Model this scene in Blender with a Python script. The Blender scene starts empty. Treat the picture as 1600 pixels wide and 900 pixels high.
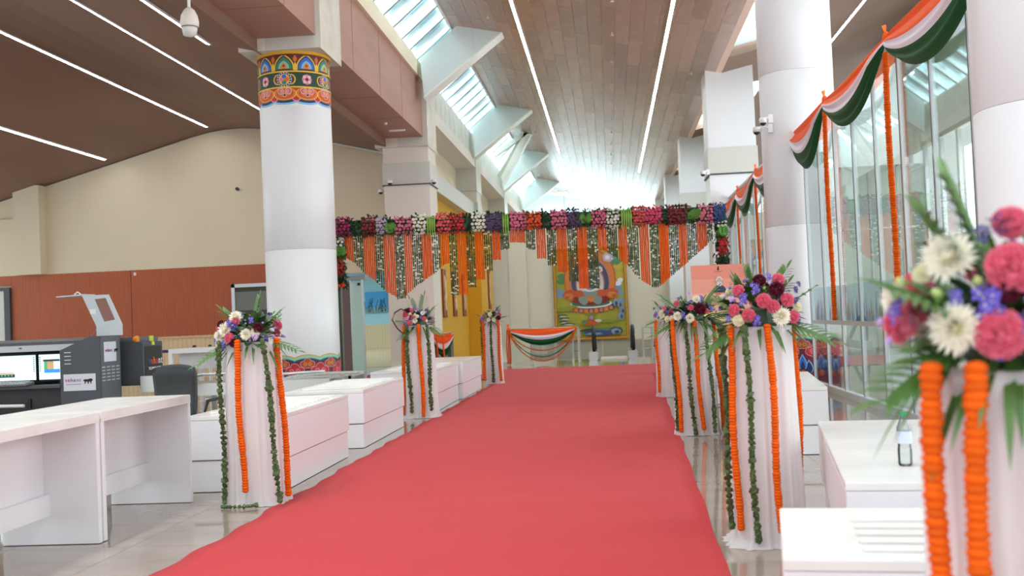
import bpy, bmesh, math, random
from mathutils import Vector, Matrix, Euler
from math import sin, cos, pi, radians, sqrt, atan, atan2

# ------------------------------------------------------------------ camera, sky, lights, exposure
scene = bpy.context.scene
COL = scene.collection
F_PX = 1700.0
CAM_H = 1.35

def make_camera():
    yaw = atan(152 / F_PX); pitch = atan(46.5 / F_PX); roll = atan(.043)
    fw = Vector((-sin(yaw) * cos(pitch), cos(yaw) * cos(pitch), sin(pitch)))
    r0 = fw.cross(Vector((0, 0, 1))).normalized(); u0 = r0.cross(fw)
    r = cos(roll) * r0 - sin(roll) * u0; u = sin(roll) * r0 + cos(roll) * u0
    m = Matrix(((r.x, u.x, -fw.x, 0), (r.y, u.y, -fw.y, 0), (r.z, u.z, -fw.z, CAM_H), (0, 0, 0, 1)))
    cd = bpy.data.cameras.new('camera'); co = bpy.data.objects.new('camera', cd)
    COL.objects.link(co); co.matrix_world = m
    cd.sensor_width = 36; cd.lens = 36 * F_PX / 1600
    cd.clip_start = .05; cd.clip_end = 400
    cd.dof.use_dof = True; cd.dof.focus_distance = 11.0; cd.dof.aperture_fstop = 2.8
    scene.camera = co
make_camera()

world = bpy.data.worlds.new('world'); scene.world = world; world.use_nodes = True
bg = world.node_tree.nodes['Background']
bg.inputs[0].default_value = (.86, .95, 1.0, 1); bg.inputs[1].default_value = 1.6

def area_light(name, loc, rot, sx, sy, watts, col):
    ld = bpy.data.lights.new(name, 'AREA'); ld.shape = 'RECTANGLE'; ld.size = sx; ld.size_y = sy
    ld.energy = watts; ld.color = col
    o = bpy.data.objects.new(name, ld); COL.objects.link(o); o.location = loc; o.rotation_euler = rot
    return o
BAY = 11.05
for k in range(-1, 5):      # overcast daylight falling through the roof glazing, one source above each bay
    yc = 13.9 + BAY * k
    area_light('skylight_daylight', (-4.75, yc, 9.9), (0, radians(22), 0), 1.5, 8.6, 950 if k < 3 else 2300, (.86, .95, 1))
    area_light('skylight_daylight', (4.1, yc - .5, 8.9), (0, 0, 0), 1.3, 6.5, 260 if k < 2 else 1500, (.88, .95, 1))

area_light('gable_daylight', (-.6, 69.6, 7.2), (radians(-90), 0, 0), 7.5, 2.2, 420, (.9, .96, 1))   # daylight outside the far gable window
area_light('facade_daylight', (9.6, 17, 3.2), (0, radians(90), 0), 4.4, 26, 1900, (.88, .96, 1))   # fill added outside the made-up right-hand windows to brighten behind the glass
scene.view_settings.view_transform = 'Standard'
scene.view_settings.look = 'None'
scene.view_settings.gamma = 1
scene.view_settings.use_curve_mapping = False
scene.view_settings.exposure = 0.12
scene.cycles.max_bounces = 8; scene.cycles.diffuse_bounces = 5; scene.cycles.glossy_bounces = 4
scene.cycles.transparent_max_bounces = 16; scene.cycles.sample_clamp_indirect = 6
scene.cycles.caustics_reflective = False; scene.cycles.caustics_refractive = False

R = random.Random(7)
# ------------------------------------------------------------------ materials
def lin(c):
    return tuple(((v / 255) / 12.92 if v / 255 <= .04045 else ((v / 255 + .055) / 1.055) ** 2.4) for v in c)
MATS = {}
def mat(name, rgb, rough=.6, metal=0, spec=.5, noise=None, bump=None, rand=0, emit=0, coat=0, stretch=None, sheen=0, rough_noise=0):
    """noise=(scale, second rgb, amount, detail); bump=(scale, strength); rand = per-object brightness variation"""
    if name in MATS: return MATS[name]
    m = bpy.data.materials.new(name); m.use_nodes = True; nt = m.node_tree; N = nt.nodes; L = nt.links
    b = N['Principled BSDF']; c = lin(rgb)
    b.inputs['Base Color'].default_value = (*c, 1); b.inputs['Roughness'].default_value = rough
    b.inputs['Metallic'].default_value = metal; b.inputs['Specular IOR Level'].default_value = spec
    if coat: b.inputs['Coat Weight'].default_value = coat; b.inputs['Coat Roughness'].default_value = .08
    if sheen: b.inputs['Sheen Weight'].default_value = sheen
    if emit:
        b.inputs['Emission Color'].default_value = (*c, 1); b.inputs['Emission Strength'].default_value = emit
    tc = None
    def coords():
        nonlocal tc
        if tc is None:
            t = N.new('ShaderNodeTexCoord'); mp = N.new('ShaderNodeMapping'); L.new(t.outputs['Object'], mp.inputs[0])
            if stretch: mp.inputs['Scale'].default_value = stretch
            tc = mp.outputs[0]
        return tc
    src = None
    if noise:
        n = N.new('ShaderNodeTexNoise'); n.inputs['Scale'].default_value = noise[0]; n.inputs['Detail'].default_value = noise[3] if len(noise) > 3 else 4
        L.new(coords(), n.inputs['Vector'])
        r = N.new('ShaderNodeValToRGB'); r.color_ramp.elements[0].position = .35; r.color_ramp.elements[1].position = .7
        L.new(n.outputs[0], r.inputs[0])
        mx = N.new('ShaderNodeMix'); mx.data_type = 'RGBA'
        mu = N.new('ShaderNodeMath'); mu.operation = 'MULTIPLY'; mu.inputs[1].default_value = noise[2]
        L.new(r.outputs[0], mu.inputs[0]); L.new(mu.outputs[0], mx.inputs[0])
        mx.inputs[6].default_value = (*c, 1); mx.inputs[7].default_value = (*lin(noise[1]), 1)
        src = mx.outputs[2]
    if rand:
        oi = N.new('ShaderNodeObjectInfo'); mr = N.new('ShaderNodeMapRange')
        mr.inputs['To Min'].default_value = 1 - rand; mr.inputs['To Max'].default_value = 1 + rand
        L.new(oi.outputs['Random'], mr.inputs[0])
        hs = N.new('ShaderNodeHueSaturation'); L.new(mr.outputs[0], hs.inputs['Value'])
        if src: L.new(src, hs.inputs['Color'])
        else: hs.inputs['Color'].default_value = (*c, 1)
        src = hs.outputs[0]
    if src: L.new(src, b.inputs['Base Color'])
    if bump:
        n = N.new('ShaderNodeTexNoise'); n.inputs['Scale'].default_value = bump[0]; n.inputs['Detail'].default_value = 3
        L.new(coords(), n.inputs['Vector'])
        bp = N.new('ShaderNodeBump'); bp.inputs['Strength'].default_value = bump[1]; bp.inputs['Distance'].default_value = .02
        L.new(n.outputs[0], bp.inputs['Height']); L.new(bp.outputs[0], b.inputs['Normal'])
    MATS[name] = m
    return m

WHITE = mat('white_cladding', (232, 232, 234), .35, noise=(1.2, (224, 224, 228), .4))
WARMW = mat('warm_white_paint', (228, 220, 208), .6)
CREAM = mat('cream_wall_paint', (226, 212, 184), .75, noise=(.6, (216, 202, 174), .4))
GREYP = mat('grey_cladding', (206, 205, 196), .45)
STONE = mat('veined_stone', (214, 208, 192), .35, noise=(2.2, (176, 168, 152), .6, 8))
BROWN = mat('brown_ceiling_board', (164, 128, 112), .36, noise=(1.1, (150, 106, 90), .7), stretch=(1, .35, 1), bump=(14, .12))
PANEL = mat('brown_ceiling_panel', (172, 140, 124), .24, spec=.7, noise=(3, (150, 120, 106), .6), stretch=(1, .4, 1), rand=.17, bump=(5, .5))
JOINT = mat('ceiling_joint', (236, 208, 192), .6)
LHALL = mat('hall_ceiling_board', (138, 102, 84), .55, noise=(.5, (114, 82, 66), .8), stretch=(1, .25, 1))
BEAMW = mat('beam_brown_veneer', (172, 128, 110), .5, noise=(1.5, (156, 112, 96), .7), stretch=(.5, .3, 2))
LEDM = mat('led_diffuser', (252, 254, 252), .5, emit=30)
FINM = mat('fin_white_metal', (214, 224, 222), .4)
TERRA = mat('terracotta_slats', (188, 94, 46), .5)
WOODL = mat('light_pine', (226, 196, 150), .55, noise=(6, (206, 170, 120), .6), stretch=(4, 4, .3))
MARBT = mat('white_marble_top', (236, 234, 230), .22, noise=(2.5, (212, 210, 204), .6, 8))
MARBS = mat('white_solid_surface', (230, 229, 232), .3)
FLOORT = mat('polished_floor_tile', (160, 148, 136), .045, spec=.6, noise=(1.3, (134, 120, 108), .75, 9), stretch=(1, 2.2, 1), rand=.05)
GROUT = mat('floor_grout', (196, 190, 182), .5)
CARPET = mat('red_carpet', (186, 44, 48), .95, spec=.1, noise=(1.5, (191, 50, 54), .7), bump=(260, .3), sheen=.12)
ALU = mat('brushed_aluminium', (196, 200, 202), .35, metal=.6)
ALUD = mat('dark_gasket', (62, 66, 70), .5)
STEEL = mat('stainless_steel', (190, 188, 182), .28, metal=.9)
DKGREY = mat('charcoal_powder_coat', (72, 74, 80), .45)
DKGREY2 = mat('slate_powder_coat', (92, 96, 104), .45)
BLACK = mat('black_rubber', (26, 26, 28), .5)
LEATHER = mat('black_leather', (38, 40, 42), .38, bump=(60, .1))
SILVER = mat('pale_silver_paint', (190, 196, 200), .4)
CLOTH = mat('white_sheer_cloth', (240, 228, 224), .9, spec=.2)
SAFF = mat('saffron_satin', (246, 94, 24), .55, spec=.25)
SATW = mat('white_satin', (236, 228, 238), .55, spec=.25)
SATG = mat('green_satin', (16, 78, 38), .55, spec=.2)
MARI = mat('marigold_orange', (228, 98, 8), .8, spec=.2, noise=(60, (196, 60, 0), .7), rand=.12)
LEAFD = mat('dark_garland_leaf', (58, 76, 36), .55, noise=(14, (84, 100, 46), .7), rand=.25)
LEAFG = mat('fresh_green_leaf', (60, 98, 40), .45, noise=(8, (96, 128, 56), .6), rand=.15)
LEAFB = mat('blue_green_leaf', (36, 66, 42), .5, noise=(8, (60, 92, 54), .6))
YELLOW = mat('yellow_wall_paint', (232, 174, 34), .65)
BLUEW = mat('pale_blue_wall', (176, 214, 222), .7)
GOLD = mat('gold_paint', (222, 168, 40), .4, metal=.2)
def flat(name, rgb, rough=.6): return mat(name, rgb, rough)

def glass_mat(name, tint, gl=1.0):
    m = bpy.data.materials.new(name); m.use_nodes = True; nt = m.node_tree; N = nt.nodes; L = nt.links
    for n in list(N):
        if n.type != 'OUTPUT_MATERIAL': N.remove(n)
    out = [n for n in N if n.type == 'OUTPUT_MATERIAL'][0]
    t = N.new('ShaderNodeBsdfTransparent'); t.inputs[0].default_value = (*tint, 1)
    g = N.new('ShaderNodeBsdfGlossy'); g.inputs['Roughness'].default_value = .0; g.inputs[0].default_value = (.97, 1, .99, 1)
    f = N.new('ShaderNodeFresnel'); f.inputs[0].default_value = 1.5
    mu = N.new('ShaderNodeMath'); mu.operation = 'MULTIPLY'; mu.inputs[1].default_value = gl; mu.use_clamp = True
    L.new(f.outputs[0], mu.inputs[0])
    mx = N.new('ShaderNodeMixShader'); L.new(mu.outputs[0], mx.inputs[0]); L.new(t.outputs[0], mx.inputs[1]); L.new(g.outputs[0], mx.inputs[2])
    L.new(mx.outputs[0], out.inputs[0])
    return m
GLASS = glass_mat('clear_glass', (.97, 1, .985), .8)
GLASS2 = glass_mat('railing_glass', (.92, .97, .96), 1.0)
def frosted_mat(name, rgb, k):
    m = bpy.data.materials.new(name); m.use_nodes = True; nt = m.node_tree; N = nt.nodes; L = nt.links
    for n in list(N):
        if n.type != 'OUTPUT_MATERIAL': N.remove(n)
    out = [n for n in N if n.type == 'OUTPUT_MATERIAL'][0]
    t = N.new('ShaderNodeBsdfTransparent'); t.inputs[0].default_value = (1, 1, 1, 1)
    d = N.new('ShaderNodeBsdfTranslucent'); d.inputs[0].default_value = (*lin(rgb), 1)
    d2 = N.new('ShaderNodeBsdfDiffuse'); d2.inputs[0].default_value = (*lin(rgb), 1)
    m1 = N.new('ShaderNodeMixShader'); m1.inputs[0].default_value = .5; L.new(d.outputs[0], m1.inputs[1]); L.new(d2.outputs[0], m1.inputs[2])
    mx = N.new('ShaderNodeMixShader'); mx.inputs[0].default_value = k; L.new(t.outputs[0], mx.inputs[1]); L.new(m1.outputs[0], mx.inputs[2])
    L.new(mx.outputs[0], out.inputs[0])
    return m
SKYPANE = frosted_mat('skylight_glazing', (176, 212, 216), .5)
SHEER = frosted_mat('sheer_voile', (248, 244, 244), .9)

def stripes(m, axis, pitch, dark, frac=.3):
    """vertical groove stripes along an object axis, as a repeating procedural tint"""
    nt = m.node_tree; N = nt.nodes; L = nt.links; b = N['Principled BSDF']
    t = N.new('ShaderNodeTexCoord'); s = N.new('ShaderNodeSeparateXYZ'); L.new(t.outputs['Object'], s.inputs[0])
    a = N.new('ShaderNodeMath'); a.operation = 'DIVIDE'; a.inputs[1].default_value = pitch; L.new(s.outputs[axis], a.inputs[0])
    f = N.new('ShaderNodeMath'); f.operation = 'FRACT'; L.new(a.outputs[0], f.inputs[0])
    c = N.new('ShaderNodeMath'); c.operation = 'LESS_THAN'; c.inputs[1].default_value = frac; L.new(f.outputs[0], c.inputs[0])
    n = N.new('ShaderNodeTexNoise'); n.inputs['Scale'].default_value = 3; n.inputs['Detail'].default_value = 6
    mp = N.new('ShaderNodeMapping'); mp.inputs['Scale'].default_value = (14, 14, .4); L.new(t.outputs['Object'], mp.inputs[0]); L.new(mp.outputs[0], n.inputs[0])
    mm = N.new('ShaderNodeMath'); mm.operation = 'MULTIPLY'; L.new(c.outputs[0], mm.inputs[0]); L.new(n.outputs[0], mm.inputs[1])
    mx = N.new('ShaderNodeMix'); mx.data_type = 'RGBA'; L.new(mm.outputs[0], mx.inputs[0])
    mx.inputs[6].default_value = b.inputs['Base Color'].default_value; mx.inputs[7].default_value = (*lin(dark), 1)
    L.new(mx.outputs[2], b.inputs['Base Color'])
stripes(TERRA, 0, .052, (110, 40, 20), .45)
PINE = mat('pine_wainscot', (228, 200, 156), .55)
stripes(PINE, 0, .14, (176, 138, 92), .12)

# ------------------------------------------------------------------ mesh helpers
class MB:
    def __init__(s): s.v = []; s.f = []; s.m = []
    def add(s, vs, fs, m=0, M=None):
        o = len(s.v)
        for p in vs:
            p = Vector(p)
            if M is not None: p = M @ p
            s.v.append(tuple(p))
        for f in fs: s.f.append([i + o for i in f]); s.m.append(m)
        return s
    def box(s, x0, x1, y0, y1, z0, z1, m=0, M=None):
        v = [(x0, y0, z0), (x1, y0, z0), (x1, y1, z0), (x0, y1, z0), (x0, y0, z1), (x1, y0, z1), (x1, y1, z1), (x0, y1, z1)]
        return s.add(v, [(0, 3, 2, 1), (4, 5, 6, 7), (0, 1, 5, 4), (1, 2, 6, 5), (2, 3, 7, 6), (3, 0, 4, 7)], m, M)
    def prism(s, poly, d0, d1, axis='y', m=0, M=None):
        n = len(poly)
        def P(a, b, d): return {'y': (a, d, b), 'x': (d, a, b), 'z': (a, b, d)}[axis]
        v = [P(a, b, d0) for a, b in poly] + [P(a, b, d1) for a, b in poly]
        return s.add(v, [tuple(range(n)), tuple(reversed(range(n, 2 * n)))] + [(i, i + n, (i + 1) % n + n, (i + 1) % n) for i in range(n)], m, M)
    def tube(s, pts, r, n=8, m=0, M=None, caps=True):
        pts = [Vector(p) for p in pts]; rs = r if isinstance(r, (list, tuple)) else [r] * len(pts); vs = []; fs = []
        for i, p in enumerate(pts):
            d = (pts[min(i + 1, len(pts) - 1)] - pts[max(i - 1, 0)])
            d = d.normalized() if d.length > 1e-9 else Vector((0, 0, 1))
            a = d.cross(Vector((0, 0, 1)) if abs(d.z) < .9 else Vector((1, 0, 0))).normalized(); b = d.cross(a)
            for k in range(n): t = 2 * pi * k / n; vs.append(p + rs[i] * (cos(t) * a + sin(t) * b))
        for i in range(len(pts) - 1):
            for k in range(n): fs.append((i * n + k, i * n + (k + 1) % n, (i + 1) * n + (k + 1) % n, (i + 1) * n + k))
        if caps: fs.append(tuple(reversed(range(n)))); fs.append(tuple(range((len(pts) - 1) * n, len(pts) * n)))
        return s.add(vs, fs, m, M)
    def lathe(s, prof, n=24, c=(0, 0, 0), m=0, M=None):
        vs = []; fs = []
        for r, z in prof:
            for k in range(n): t = 2 * pi * k / n; vs.append((c[0] + r * cos(t), c[1] + r * sin(t), c[2] + z))
        for i in range(len(prof) - 1):
            for k in range(n): fs.append((i * n + k, i * n + (k + 1) % n, (i + 1) * n + (k + 1) % n, (i + 1) * n + k))
        if prof[0][0] > 1e-6: fs.append(tuple(reversed(range(n))))
        if prof[-1][0] > 1e-6: fs.append(tuple(range((len(prof) - 1) * n, len(prof) * n)))
        return s.add(vs, fs, m, M)
    def sphere(s, c, r, n=8, k=6, m=0, sc=(1, 1, 1)):
        vs = []; fs = []
        for i in range(k + 1):
            a = pi * i / k
            for j in range(n): b = 2 * pi * j / n; vs.append((c[0] + r * sc[0] * sin(a) * cos(b), c[1] + r * sc[1] * sin(a) * sin(b), c[2] + r * sc[2] * cos(a)))
        for i in range(k):
            for j in range(n): fs.append((i * n + j, (i + 1) * n + j, (i + 1) * n + (j + 1) % n, i * n + (j + 1) % n))
        return s.add(vs, fs, m)
    def mesh(s, name, mats, smooth=False):
        me = bpy.data.meshes.new(name); me.from_pydata(s.v, [], s.f)
        for mm in (mats if isinstance(mats, (list, tuple)) else [mats]): me.materials.append(mm)
        me.polygons.foreach_set('material_index', s.m)
        if smooth: me.polygons.foreach_set('use_smooth', [True] * len(s.f))
        me.update()
        return me
    def build(s, name, mats, parent=None, smooth=False, bevel=0, loc=None):
        me = s.mesh(name, mats, smooth)
        if bevel:
            bm = bmesh.new(); bm.from_mesh(me)
            bmesh.ops.remove_doubles(bm, verts=bm.verts, dist=1e-5)
            bmesh.ops.bevel(bm, geom=[e for e in bm.edges if e.calc_face_angle(0) > .5], offset=bevel, segments=2, affect='EDGES', clamp_overlap=True)
            bm.to_mesh(me); bm.free()
        if smooth and not bevel: pass
        return link(name, me, parent, loc)
def link(name, me, parent=None, loc=None, rot=None, scale=None):
    o = bpy.data.objects.new(name, me); COL.objects.link(o)
    if parent is not None: o.parent = parent
    if loc is not None: o.location = loc
    if rot is not None: o.rotation_euler = rot
    if scale is not None: o.scale = scale if hasattr(scale, '__len__') else (scale,) * 3
    return o
def tag(o, label=None, cat=None, group=None, kind=None):
    if label: o['label'] = label
    if cat: o['category'] = cat
    if group: o['group'] = group
    if kind: o['kind'] = kind
    return o
def thing(name, label, cat, loc=(0, 0, 0), rz=0, group=None, kind=None):
    o = bpy.data.objects.new(name, None); COL.objects.link(o); o.location = loc; o.rotation_euler = (0, 0, rz); o.empty_display_size = .1
    return tag(o, label, cat, group, kind)
def box(name, m, x0, x1, y0, y1, z0, z1, parent=None, bevel=0): return MB().box(x0, x1, y0, y1, z0, z1).build(name, m, parent, bevel=bevel)

def text_mesh(name, s, size, m, parent, loc, rot, depth=.002, bold=0, align='LEFT'):
    cu = bpy.data.curves.new(name, 'FONT'); cu.body = s; cu.size = size; cu.extrude = depth; cu.align_x = align; cu.offset = bold
    to = bpy.data.objects.new(name + '_tmp', cu); COL.objects.link(to)
    bpy.context.view_layer.update()
    me = bpy.data.meshes.new_from_object(to.evaluated_get(bpy.context.evaluated_depsgraph_get()))
    bpy.data.objects.remove(to); me.materials.clear(); me.materials.append(m)
    return link(name, me, parent, loc, rot)

# ------------------------------------------------------------------ FLOOR
T = .8
floor = MB().box(-20, 14, .8, 33.4, -.3, -.012).box(-20, -6.2, 33.4, 62, -.3, -.012).build('floor', GROUT)
tag(floor, 'polished grey beige marble tile floor of the hall', 'floor', kind='structure')
tile_me = MB().box(.0015, T - .0015, .0015, T - .0015, -.012, 0).mesh('tile', FLOORT)
near, far = [], []
for i in range(-31, 17):
    for j in range(-10, 41):
        x, y = i * T + .1, j * T + .3
        if y > 32.6 or y < .8 or x < -20: continue
        inview = (3.2 < y < 22) and (-.56 * y - 1 < x < min(.45 * y + .5, 3.4)) and not (-2.45 < x and x + T < .5)
        (near if inview else far).append((x, y))
near.sort(key=lambda p: p[1])
far += near[290:]; near = near[:290]
for x, y in near: link('tile', tile_me, floor, (x, y, 0))
mb = MB()
for x, y in far: mb.box(x + .0015, x + T - .0015, y + .0015, y + T - .0015, -.012, 0)
tag(mb.build('far_tiles', FLOORT, floor), kind='stuff')
for j in range(36):
    pass
box('blue_room_floor', FLOORT, -24, -6.2, 33.4, 62, -.012, 0, floor)
LOW = tag(box('floor', mat('lower_floor_stone', (150, 146, 140), .3), -8, 12, 33.4, 72, -3.6, -3.4), 'lower level floor beyond the escalators', 'floor', kind='structure')

# ------------------------------------------------------------------ RED CARPET
def carpet():
    c = thing('red_carpet', 'long red carpet running up the middle of the hall', 'carpet')
    def strip(x0f, x1f, y0, y1, z, ny, nx, seed):
        rr = random.Random(seed); v = []; f = []
        ph = [rr.uniform(0, 6) for _ in range(6)]
        for j in range(ny + 1):
            y = y0 + (y1 - y0) * j / ny
            rip = .0035 * (1 + sin(y * 7.3 + ph[0])) * (.5 + .5 * sin(y * 1.9 + ph[1]))
            ex = .014 * sin(y * 3.1 + ph[2]) + .012 * abs(sin(y * 4.6 + ph[3])) + .012 * sin(y * 8.9 + ph[4])
            ex2 = .006 * sin(y * 3.3 + ph[3])
            for i in range(nx + 1):
                t = i / nx; x = (x0f(y) + ex) * (1 - t) + (x1f(y) + ex2) * t
                e = 1 - min(1, min(t, 1 - t) * 12) * .0
                v.append((x, y, z + rip * (.6 + .4 * sin(x * 1.3 + y)) * e))
        for j in range(ny):
            for i in range(nx):
                a = j * (nx + 1) + i; f.append((a, a + 1, a + nx + 2, a + nx + 1))
        # hem going down to the floor
        o = len(v)
        rim = [j * (nx + 1) for j in range(ny + 1)]
        rim2 = [j * (nx + 1) + nx for j in range(ny + 1)]
        for r_ in (rim, rim2):
            o = len(v)
            for q in r_: v.append((v[q][0], v[q][1], .0005))
            for j in range(ny): f.append((r_[j], r_[j + 1], o + j + 1, o + j))
        return MB().add(v, f)
    a = strip(lambda y: -2.6 + .006 * (y - 6), lambda y: .46 + .0225 * (y - 2), 1.0, 24.3, .006, 700, 24, 1).build('main_runner', CARPET, c, smooth=True)
    b = strip(lambda y: -6.4, lambda y: 2.4, 24.1, 28.4, .011, 120, 20, 2).build('cross_runner', CARPET, c, smooth=True)
carpet()

# ------------------------------------------------------------------ CEILINGS
SL = .21
def zc(x): return 7.75 + SL * (3.3 - x)
ceil = MB().prism([(-3.96, zc(-3.96) + .005), (3.3, zc(3.3) + .005), (3.3, zc(3.3) + .3), (-3.96, zc(-3.96) + .3)], 2, 69, 'y').build('ceiling', JOINT)
tag(ceil, 'sloping brown panelled ceiling over the red carpet hall', 'ceiling', kind='structure')
PW, PL = .3456, 2.7625
ang = -atan(SL)
pm = MB().box(.006, PW - .006, .008, PL - .008, 0, .004).mesh('panel', PANEL)
allp = []
for i in range(21):
    for j in range(-2, 22):
        y = 8.35 + j * PL + (.9 if i % 2 else 0) * (1 if (i // 2) % 2 else .6)
        if y + PL > 69: continue
        x = -3.96 + i * PW * cos(ang)
        allp.append((x, y, zc(x) - .0))
vis = [p for p in allp if p[1] > 20.5]; vis.sort(key=lambda p: p[1]); rest = [p for p in allp if p[1] <= 20.5] + vis[296:]; vis = vis[:296]
RM = Euler((0, -ang, 0)).to_matrix().to_4x4()
for p in vis:
    link('ceiling_panel', pm, ceil, p, (0, -ang, 0))
mb = MB()
for p in rest: mb.box(.0035, PW - .0035, .005, PL - .005, 0, .006, 0, Matrix.Translation(p) @ RM)
tag(mb.build('far_ceiling_panels', PANEL, ceil), kind='stuff')

# right-hand ceiling
def zr(x): return 7.75 + .22 * (x - 3.3)
mb = MB().prism([(4.9, zr(4.9)), (13, zr(13)), (13, zr(13) + .3), (4.9, zr(4.9) + .3)], 2, 31.5).prism([(4.9, zr(4.9)), (9.6, zr(9.6)), (9.6, zr(9.6) + .3), (4.9, zr(4.9) + .3)], 31.5, 69)
for k in range(-2, 4):
    y0 = 28.0 + BAY * k
    mb.prism([(3.3, zr(3.3)), (4.9, zr(4.9)), (4.9, zr(4.9) + .3), (3.3, zr(3.3) + .3)], y0, y0 + 4.6)
tag(mb.build('ceiling', mat('right_ceiling_board', (142, 118, 104), .8, spec=.15, noise=(1.1, (122, 100, 88), .6), stretch=(1, .35, 1))), 'brown ceiling rising to the right above the glass screen', 'ceiling', kind='structure')
# left hall vaulted ceiling
prof = [(-20, 5.02), (-16.63, 5.93), (-12.1, 7.13), (-11.6, 7.24), (-11.1, 7.30), (-10.6, 7.31), (-10.1, 7.27), (-9.6, 7.16), (-6.0, 6.24)]
hall = MB().prism(prof + [(x, z + .3) for x, z in reversed(prof)], 2, 31.5).build('ceiling', LHALL)
tag(hall, 'dark brown gabled ceiling of the left hall', 'ceiling', kind='structure')

# LED strips
def led(x, z, y0, y1, label, sl=0, w=.07):
    t = thing('ceiling_light', label, 'light', (x, (y0 + y1) / 2, z), group='linear ceiling lights')
    M = Euler((0, sl, 0)).to_matrix().to_4x4(); L = (y1 - y0) / 2
    MB().box(-w / 2, w / 2, -L, L, -.02, -.004, 0, M).build('diffuser', LEDM, t)
    MB().box(-w / 2 - .02, -w / 2, -L - .02, L + .02, -.025, .02, 0, M).box(w / 2, w / 2 + .02, -L - .02, L + .02, -.025, .02, 0, M).build('housing', WHITE, t)
led(-2.01, zc(-2.01), 0, 50, 'long white light strip on the nave ceiling, left of its pair', atan(SL))
led(1.67, zc(1.67), 0, 52.4, 'long white light strip on the nave ceiling, right of its pair', atan(SL))
led(-2.01, zc(-2.01), 54, 68, 'short distant light strip continuing the left nave line', atan(SL))
led(1.67, zc(1.67), 55.4, 68, 'short distant light strip continuing the right nave line', atan(SL))
led(-11.4, 7.27, 2, 30.5, 'light strip in the left hall ending above the cream wall camera', 0)
led(-14.5, 6.49, 2, 30.5, 'lowest light strip in the left hall, at the left edge', -atan(.265))
led(-8.56, 6.89, 2, 29, 'light strip in the left hall that runs behind the painted column', atan(.255))
led(-6.9, 6.46, 2, 18.7, 'short light strip beside the hanging dome camera', atan(.255))
led(6.2, zr(6.2), 14, 31, 'light strip on the right ceiling glimpsed beside the white column', -atan(.22))
# sprinklers
sp = MB().tube([(0, 0, 0), (0, 0, -.07)], .014, 6).lathe([(.045, -.075), (.045, -.07), (.0, -.068)], 8)
sm = sp.mesh('sprinkler_head', flat('sprinkler_white', (240, 232, 225), .3))
ORD = ['nearest', 'second nearest', 'third nearest', 'fourth nearest', 'fifth nearest', 'sixth nearest', 'seventh nearest', 'eighth nearest', 'ninth nearest', 'farthest']
for (x, n0, n1, row) in ((-2.75, 0, 9, 'left'), (.35, 0, 10, 'middle'), (2.5, 2, 7, 'right')):
    for j in range(n0, n1):
        y = 24.2 + j * 2.95
        tag(link('sprinkler_head', sm, None, (x, y, zc(x) - .002)), 'pale sprinkler head on the brown ceiling, %s of the %s row' % (ORD[j - n0], row), 'sprinkler', 'sprinkler heads on the nave ceiling')

# ------------------------------------------------------------------ LEFT: beam, wall over piers, skylight, fins
XE = -4.95
for k, (y0, y1) in enumerate(((-8, 18.65), (20.12, 29.72))):
    t = thing('trim_%d' % (k + 1), ['brown clad beam over the left side, nearest the camera', 'brown clad beam between painted column and square pier'][k], 'beam', (0, 0, 0), kind='structure')
    box('cladding', BEAMW, -6.07, XE, y0, y1, 6.47, 8.0, t)
    box('fascia', CREAM, -6.0, -4.88, y0, y1, 8.0, 8.44, t)
    mb = MB()
    yy = y0 + 1.4
    while yy < y1 - .5:
        mb.box(-6.075, XE + .004, yy, yy + .012, 6.466, 7.99); yy += 2.6
    mb.build('joint_strip', mat('beam_joint', (140, 92, 76), .6), t)
    if k:
        b = MB().lathe([(.04, -.05), (.045, 0)], 10, (-5.5, 27.3, 6.47)).build('sprinkler', WHITE, t)
        MB().box(-5.62, -5.2, 28.3, 28.38, 6.42, 6.46).build('lamp', flat('lamp_white', (250, 250, 245), .4), t)
w = thing('wall_left', 'cream upper wall with stepped beam along the left of the nave', 'wall', kind='structure')
for k in range(3):
    y0, y1 = 31.2 + BAY * k, 40.8 + BAY * k
    box('wall_field', CREAM, -5.8, -5.6, y0, y1, 5.2 if k < 1 else -3.4, 7.1, w)
    box('wall_beam', WARMW, -5.8, -4.84, y0, y1, 7.08, 7.46, w)
    nseg = 10
    for i in range(nseg):
        a = y0 + (y1 - y0) * i / nseg; b = y0 + (y1 - y0) * (i + 1) / nseg
        if k == 0: box('parapet_slab', STONE, -5.3, -4.93, a + .01, b - .01, 7.46, 8.36, w)
    if k: box('parapet', STONE, -5.3, -4.93, y0, y1, 7.46, 8.36, w)
for i in range(8):
    a = 31.15 + i * 1.2
    box('bulkhead_panel', GREYP, -5.6, -4.95, a + .006, a + 1.194, 5.2, 5.75, w)
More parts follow.
